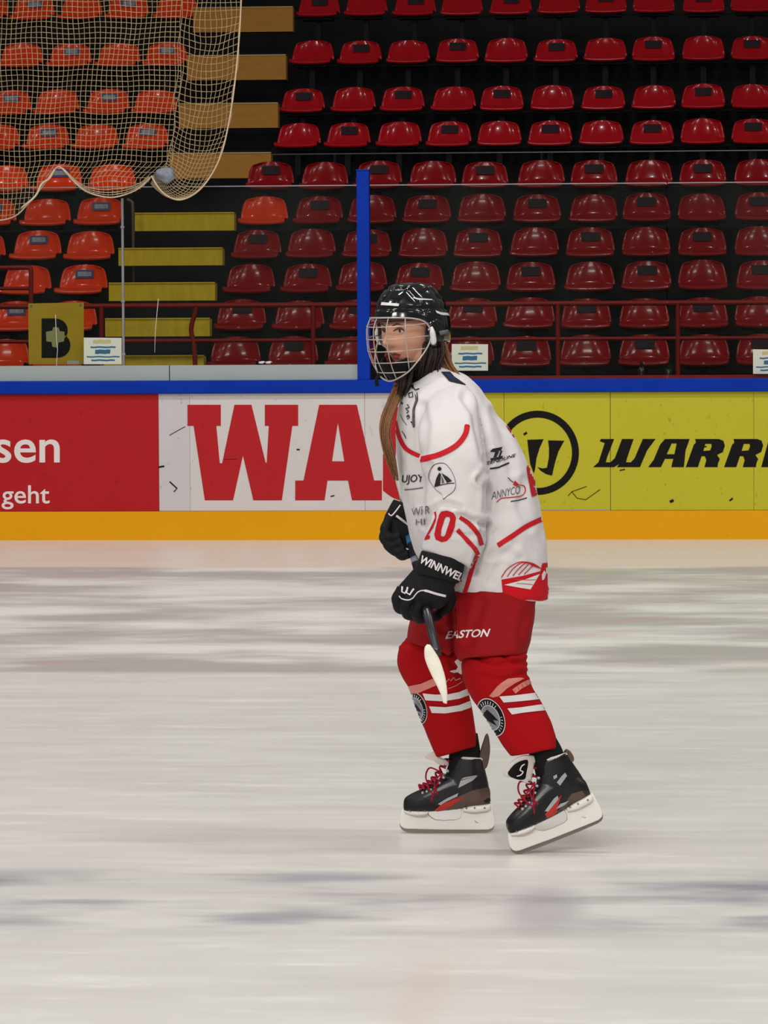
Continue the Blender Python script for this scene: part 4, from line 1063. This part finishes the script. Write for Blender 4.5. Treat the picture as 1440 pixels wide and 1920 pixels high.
# ---- gloves
def glove(name, lofts, fingers, r=0.0155):
    bm = bmesh.new()
    for L in lofts: loft(bm, L, n=28, sub=4, e=2.8)
    for f in fingers:
        p = smooth_pts(f, 4); n = len(p)
        tube(bm, [P(*q) for q in p], [r * (1.05 - 0.2 * i / n + 0.07 * math.cos(i * 2 * PI / 4)) for i in range(n)], 12)
    return link(name, union(bm, 0.003, 2, 0.5), M['glove'], pe)
gn = glove('glove', [[(790, 1032, 872, 1050, .25, .06), (783, 1054, 868, 1076, .25, .064), (776, 1074, 860, 1094, .25, .058)],
                     [(776, 1066, 856, 1092, .25, .045), (762, 1082, 850, 1106, .25, .045), (748, 1098, 843, 1122, .25, .046), (742, 1112, 834, 1134, .25, .042), (752, 1126, 820, 1142, .245, .034)]],
           [[(754, 1104, .27), (744, 1122, .275), (748, 1140, .25), (764, 1146, .20), (784, 1142, .165)],
            [(772, 1116, .28), (760, 1136, .28), (764, 1152, .25), (780, 1156, .19), (798, 1150, .16)],
            [(792, 1124, .27), (780, 1146, .275), (786, 1160, .24), (800, 1160, .19), (814, 1152, .16)],
            [(812, 1128, .26), (800, 1146, .25), (806, 1158, .22), (818, 1156, .18), (826, 1146, .16)],
            [(842, 1106, .22), (846, 1124, .20), (838, 1142, .18), (822, 1150, .17)]])
BG = bvh_of(gn)
def gd(par, bv, name, bm_, m='letter_white'): return decal(name, bm_, bv, M[m], par, .0012, 4)
gd(gn, BG, 'lettering', text2d('WINNWELL', (788, 1056), (84, 38), (4, -15), .03, .25))
gd(gn, BG, 'emblem', poly2d([strip(C2([(282, 985), (278, 1020), (300, 1032), (318, 1005)]), 3.2)]))
gd(gn, BG, 'emblem', poly2d([strip(C2([(320, 988), (312, 1028), (335, 1042), (355, 1010), (365, 1000)]), 3.2)]))
gd(gn, BG, 'piping', poly2d([strip(smooth_pts(C2([(258, 1050), (275, 1070), (320, 1080), (355, 1065), (390, 1025), (425, 1012), (465, 1018), (520, 1035), (590, 1052)]), 4), [2.2] * 22 + [4.4] * 11)]))
gf = glove('glove', [[(738, 936, 784, 952, -.18, .05), (730, 950, 788, 972, -.18, .055), (722, 966, 792, 988, -.18, .05)],
                     [(722, 964, 788, 985, -.18, .042), (718, 982, 790, 1004, -.18, .044), (718, 1000, 788, 1022, -.18, .042), (728, 1018, 784, 1034, -.18, .034)]],
           [[(730, 975, -.15), (722, 992, -.13), (730, 1008, -.12), (750, 1004, -.125)],
            [(726, 990, -.15), (720, 1008, -.13), (732, 1022, -.12), (754, 1016, -.12)],
            [(730, 1006, -.15), (728, 1022, -.13), (742, 1034, -.12), (760, 1028, -.115)],
            [(742, 1018, -.16), (742, 1032, -.14), (754, 1042, -.12), (768, 1038, -.11)],
            [(784, 990, -.15), (790, 1010, -.12), (788, 1030, -.11), (780, 1046, -.10)]])
BG2 = bvh_of(gf)
gd(gf, BG2, 'piping', poly2d([strip(smooth_pts(C2([(268, 405), (235, 450), (205, 480), (185, 465)]), 4), 2.4)]))
gd(gf, BG2, 'piping', poly2d([strip(C2([(240, 480), (300, 525), (362, 575)]), 4.2)]))

# ---- skates
def Fr(o, fwd, up):
    f = fwd.normalized(); l = up.cross(f).normalized(); u = f.cross(l).normalized()
    return lambda a, b, c: o + f * a + l * b + u * c
def plate(loops, half, K, off=0.0, bev=0.002):
    """profile in (forward, up) metres given a thickness"""
    cu = bpy.data.curves.new('tmp', 'CURVE'); cu.dimensions = '2D'; cu.fill_mode = 'BOTH'; cu.extrude = max(half - bev, 0.0003) * 10; cu.bevel_depth = bev * 10; cu.bevel_resolution = 1
    for lp in loops:
        s = cu.splines.new('POLY'); s.points.add(len(lp) - 1); s.use_cyclic_u = True
        for i, p in enumerate(lp): s.points[i].co = (p[0] * 10, p[1] * 10, 0, 1)
    o = bpy.data.objects.new('tmp', cu); COL.objects.link(o); bpy.context.view_layer.update()
    me = bpy.data.meshes.new_from_object(o.evaluated_get(bpy.context.evaluated_depsgraph_get()))
    bm = bmesh.new(); bm.from_mesh(me)
    for v in bm.verts: v.co = K(v.co.x / 10, v.co.z / 10 + off, v.co.y / 10)
    bpy.data.objects.remove(o); bpy.data.curves.remove(cu); bpy.data.meshes.remove(me)
    return bm
def kl(bm, K, st, n=24, sub=3, vert=False, e=2.4):
    rs = []
    for s in smooth_pts(st, sub):
        r = []
        for j in range(n):
            a = 2 * PI * j / n; c, q = math.cos(a), math.sin(a)
            cc = math.copysign(abs(c) ** (2 / e), c); qq = math.copysign(abs(q) ** (2 / e), q)
            if vert: z, f0, f1, hw = s; r.append(K((f0 + f1) / 2 + cc * (f0 - f1) / 2, qq * hw, z))
            else: f, z0, z1, hw = s; r.append(K(f, qq * hw, (z0 + z1) / 2 + cc * (z1 - z0) / 2))
        rs.append(r)
    rings(bm, rs)
def skate(K, decals, tongue, tnd):
    bm = bmesh.new()
    kl(bm, K, [(.131, .074, .090, .012), (.126, .066, .106, .028), (.105, .064, .120, .040), (.07, .064, .136, .046), (.03, .066, .160, .045), (-.02, .070, .185, .040), (-.07, .078, .185, .036), (-.11, .083, .165, .032), (-.131, .088, .130, .020)])
    kl(bm, K, [(.115, .03, -.130, .036), (.15, .018, -.126, .038), (.185, .000, -.118, .037), (.215, -.012, -.112, .039), (.229, -.018, -.110, .040)], vert=True)
    me = union(bm, .0028, 3, .5)
    bo = link('skate', me, M['boot'], pe); B = bvh_of(bo)
    # padded lining at the collar
    bm = bmesh.new(); n = 28
    tube(bm, [K(-.064 + .044 * math.cos(2 * PI * j / n), .034 * math.sin(2 * PI * j / n), .229 + .006 * math.cos(2 * PI * j / n)) for j in range(n)], .006, 8, closed=True); obj('collar', bm, M['felt'], bo)
    # black ankle sleeve up into the sock
    bm = bmesh.new(); kl(bm, K, [(.18, -.0, -.10, .034), (.24, -.008, -.102, .038), (.275, -.004, -.098, .042), (.300, -.0, -.094, .042)], vert=True); obj('ankle_sleeve', bm, M['foam'], bo)
    # tongue
    def flap(nm, L, wz, th, m, par):
        bm = poly2d([smooth_pts(L + [L[0]], 4)[:-1]]); cx = sum(p[0] for p in L) / len(L)
        bmesh.ops.triangulate(bm, faces=bm.faces)
        for ax, lo, hi in ((0, min(p[0] for p in L), max(p[0] for p in L)), (1, min(p[1] for p in L), max(p[1] for p in L))):
            c = lo + 4
            while c < hi:
                co = Vector((0, 0, 0)); co[ax] = c; no = Vector((0, 0, 0)); no[ax] = 1
                bmesh.ops.bisect_plane(bm, geom=bm.verts[:] + bm.edges[:] + bm.faces[:], plane_co=co, plane_no=no, dist=1e-4); c += 4
        for q in bm.verts: q.co = P(q.co.x, q.co.y, wz - 0.0006 * (q.co.x - cx) - 0.00002 * (q.co.x - cx) ** 2)
        bmesh.ops.recalc_face_normals(bm, faces=bm.faces)
        bmesh.ops.solidify(bm, geom=bm.faces[:], thickness=th)
        return obj(nm, bm, m, par)
    to = flap('tongue', tongue[0], tongue[1], .012, M['felt'], bo)
    for L, m, dz in tongue[2]: flap('tongue_print', L, tongue[1] + dz, .002, M[m], bo)
    # tendon guard
    bm = plate([tnd], .016, K, bev=.003); obj('tendon_guard', bm, M['boot_brown'], bo)
    # holder with its window and steel
    ho = obj('blade_holder', plate([[(-.134, .088), (-.10, .082), (-.045, .074), (-.048, .060), (-.044, .044), (-.030, .037), (.01, .035), (.035, .037), (.050, .046), (.060, .058), (.072, .068), (.13, .072), (.136, .058), (.139, .042), (.1395, .032), (.137, .024), (.130, .018), (.12, .0155), (.02, .013), (-.10, .013), (-.125, .0135), (-.136, .018), (-.141, .026), (-.142, .040), (-.138, .066)],
                                    [(-.078, .038), (-.088, .028), (-.100, .026), (-.096, .034), (-.086, .040)]], .009, K, bev=.003), M['holder'], bo)
    bm = bmesh.new()
    kl(bm, K, [(.128, .062, .074, .020), (.10, .055, .072, .032), (.07, .055, .071, .034), (.055, .060, .071, .030)], e=3); obj('holder_mount', bm, M['holder'], bo); bm = bmesh.new(); kl(bm, K, [(-.05, .066, .080, .022), (-.08, .062, .086, .028), (-.12, .066, .090, .026), (-.132, .07, .09, .018)], e=3)
    obj('holder_mount', bm, M['holder'], bo)
    obj('steel_blade', plate([[(.139, .034), (.1425, .028), (.1415, .020), (.137, .012), (.130, .006), (.12, .0025), (.06, 0), (-.06, 0), (-.12, .002), (-.132, .005), (-.139, .011), (-.1425, .019), (-.142, .027), (-.140, .030), (-.12, .016), (.12, .018)]], .0016, K, bev=.0003), M['blade_steel'], bo)
    for a in (.11, .085, .065, -.06, -.085, -.115):
        bm = bmesh.new(); tube(bm, [K(a, s * (.034 if a > 0 else .029), .071 + (.008 if a < 0 else 0)) for s in (-1, 1)], .0028, 8); obj('rivet', bm, M['steel'], bo)
    # laces: crossings up the instep, eyelets, bow
    def inst(t):      # along the instep
        return (.082 - .088 * t, .138 + .088 * t - .02 * math.sin(t * PI))
    for k in range(7):
        t0 = k / 7; t1 = (k + 1) / 7
        for s in (1, -1):
            f0, z0 = inst(t0); f1, z1 = inst(t1); bm = bmesh.new()
            tube(bm, smooth_pts([tuple(K(f0 - .004, s * .030, z0 - .006)), tuple(K((f0 + f1) / 2 + .008, 0, (z0 + z1) / 2 + .006)), tuple(K(f1 - .004, -s * .030, z1 - .006))], 5), .0025, 6); obj('lace', bm, M['lace'], bo)
        f0, z0 = inst(t0)
        for s in (1, -1):
            bm = bmesh.new(); tube(bm, [K(f0 - .010, s * .030, z0 - .012), K(f0 - .012, s * .040, z0 - .014)], .0042, 8); obj('eyelet', bm, M['boot_silver'], bo)
    for L in ([(.02, .035, .190), (.05, .03, .200), (.062, .02, .17), (.045, .03, .13), (.035, .04, .11)], [(.01, .035, .185), (.035, .045, .16), (.025, .048, .12)], [(.01, .035, .185), (.03, .042, .145), (.045, .046, .10)], [(.03, .03, .17), (.055, .035, .15), (.04, .045, .12)]):
        bm = bmesh.new(); tube(bm, smooth_pts([tuple(K(*q)) for q in L], 5), .0027, 6); obj('lace', bm, M['lace'], bo)
    for nm, L, m, o in decals: decal(nm, poly2d([L]), B, M[m], bo, o, 4)
    return bo
def C4(L): return [(720 + x * 0.30556, 1360 + y * 0.30556) for x, y in L]
o1 = P(838, 1568, -.28); o1.z = 0.0005
K1 = Fr(o1, Vector((-1, -0.02, 0)), Vector((0, 0, 1)))
skate(K1, [('toe_cap', C4([(115, 445), (170, 432), (225, 432), (300, 470), (330, 500), (300, 540), (140, 535), (112, 510)]), 'boot_toe', .001),
           ('side_panel', C4([(310, 520), (360, 480), (450, 440), (540, 400), (640, 380), (655, 430), (655, 480), (640, 512), (500, 512), (420, 520), (330, 528)]), 'boot_brown', .001),
           ('red_flash', C4([(310, 518), (350, 485), (440, 450), (500, 440), (430, 480), (370, 520), (325, 526)]), 'boot_red', .0018),
           ('chevron', C4([(455, 385), (470, 340), (575, 308), (545, 338)]), 'boot_silver', .0018),
           ('chevron', C4([(470, 335), (490, 320), (570, 305), (560, 312)]), 'boot_silver', .0018),
           ('chevron', C4([(330, 480), (380, 450), (455, 415), (450, 435), (385, 465), (345, 488)]), 'boot_silver', .0024),
           ('heel_patch', C4([(610, 462), (655, 440), (652, 462), (625, 475)]), 'boot_toe', .002)],
      (C4([(258, 188), (300, 162), (325, 172), (350, 200), (420, 222), (414, 245), (360, 246), (335, 238), (300, 215), (262, 202)]), -.262, []),
      smooth_pts([(-.098, .20), (-.118, .20), (-.127, .235), (-.128, .265), (-.122, .296), (-.113, .275), (-.104, .245), (-.098, .20)], 5)[:-1])
d2 = Vector((-1, -0.16, -0.385)).normalized()
tip = P(972, 1607, .21); tip.z = 0.0005
up2 = Vector((-0.30, 0.0, 1))
f2 = d2; l2 = up2.cross(f2).normalized(); u2 = f2.cross(l2).normalized()
o2 = tip - f2 * 0.128 - u2 * 0.002
lo = min((o2 + f2 * a + u2 * c).z for a, c in ((.143, .022), (.136, .008), (.12, .002), (.06, 0)))
o2.z += 0.0005 - lo
K2 = Fr(o2, d2, up2)
skate(K2, [('toe_cap', C4([(752, 640), (775, 610), (850, 560), (920, 510), (960, 500), (1000, 580), (960, 615), (860, 660), (785, 712)]), 'boot_toe', .001),
           ('side_panel', C4([(1000, 575), (1080, 510), (1150, 420), (1215, 400), (1242, 440), (1235, 480), (1150, 520), (1080, 560), (1020, 600)]), 'boot_brown', .001),
           ('red_flash', C4([(985, 545), (1040, 480), (1090, 425), (1070, 480), (1060, 530), (1010, 578)]), 'boot_red', .0018),
           ('chevron', C4([(985, 525), (1040, 450), (1065, 430), (1070, 452), (1005, 528)]), 'boot_silver', .0024),
           ('chevron', C4([(1055, 510), (1080, 480), (1135, 460), (1110, 485), (1075, 505)]), 'boot_silver', .0024),
           ('chevron', C4([(1060, 350), (1090, 310), (1110, 290), (1122, 310), (1080, 370)]), 'boot_silver', .0024),
           ('chevron', C4([(1038, 312), (1060, 300), (1062, 320), (1042, 332)]), 'boot_silver', .0024)],
      (C4([(738, 290), (770, 240), (805, 205), (860, 183), (912, 192), (900, 260), (885, 350), (850, 345), (780, 318), (748, 310)]), .235, [(C4([(762, 285), (800, 240), (850, 215), (882, 218), (872, 290), (860, 330), (810, 330), (765, 305)]), 'ink_black', .013), (strip(smooth_pts(C4([(862, 238), (845, 250), (835, 275), (852, 285), (838, 305), (815, 312)]), 3), 2), 'gloss_white', .016)]),
      smooth_pts([(-.098, .20), (-.118, .20), (-.120, .218), (-.114, .232), (-.104, .225), (-.098, .20)], 4)[:-1])
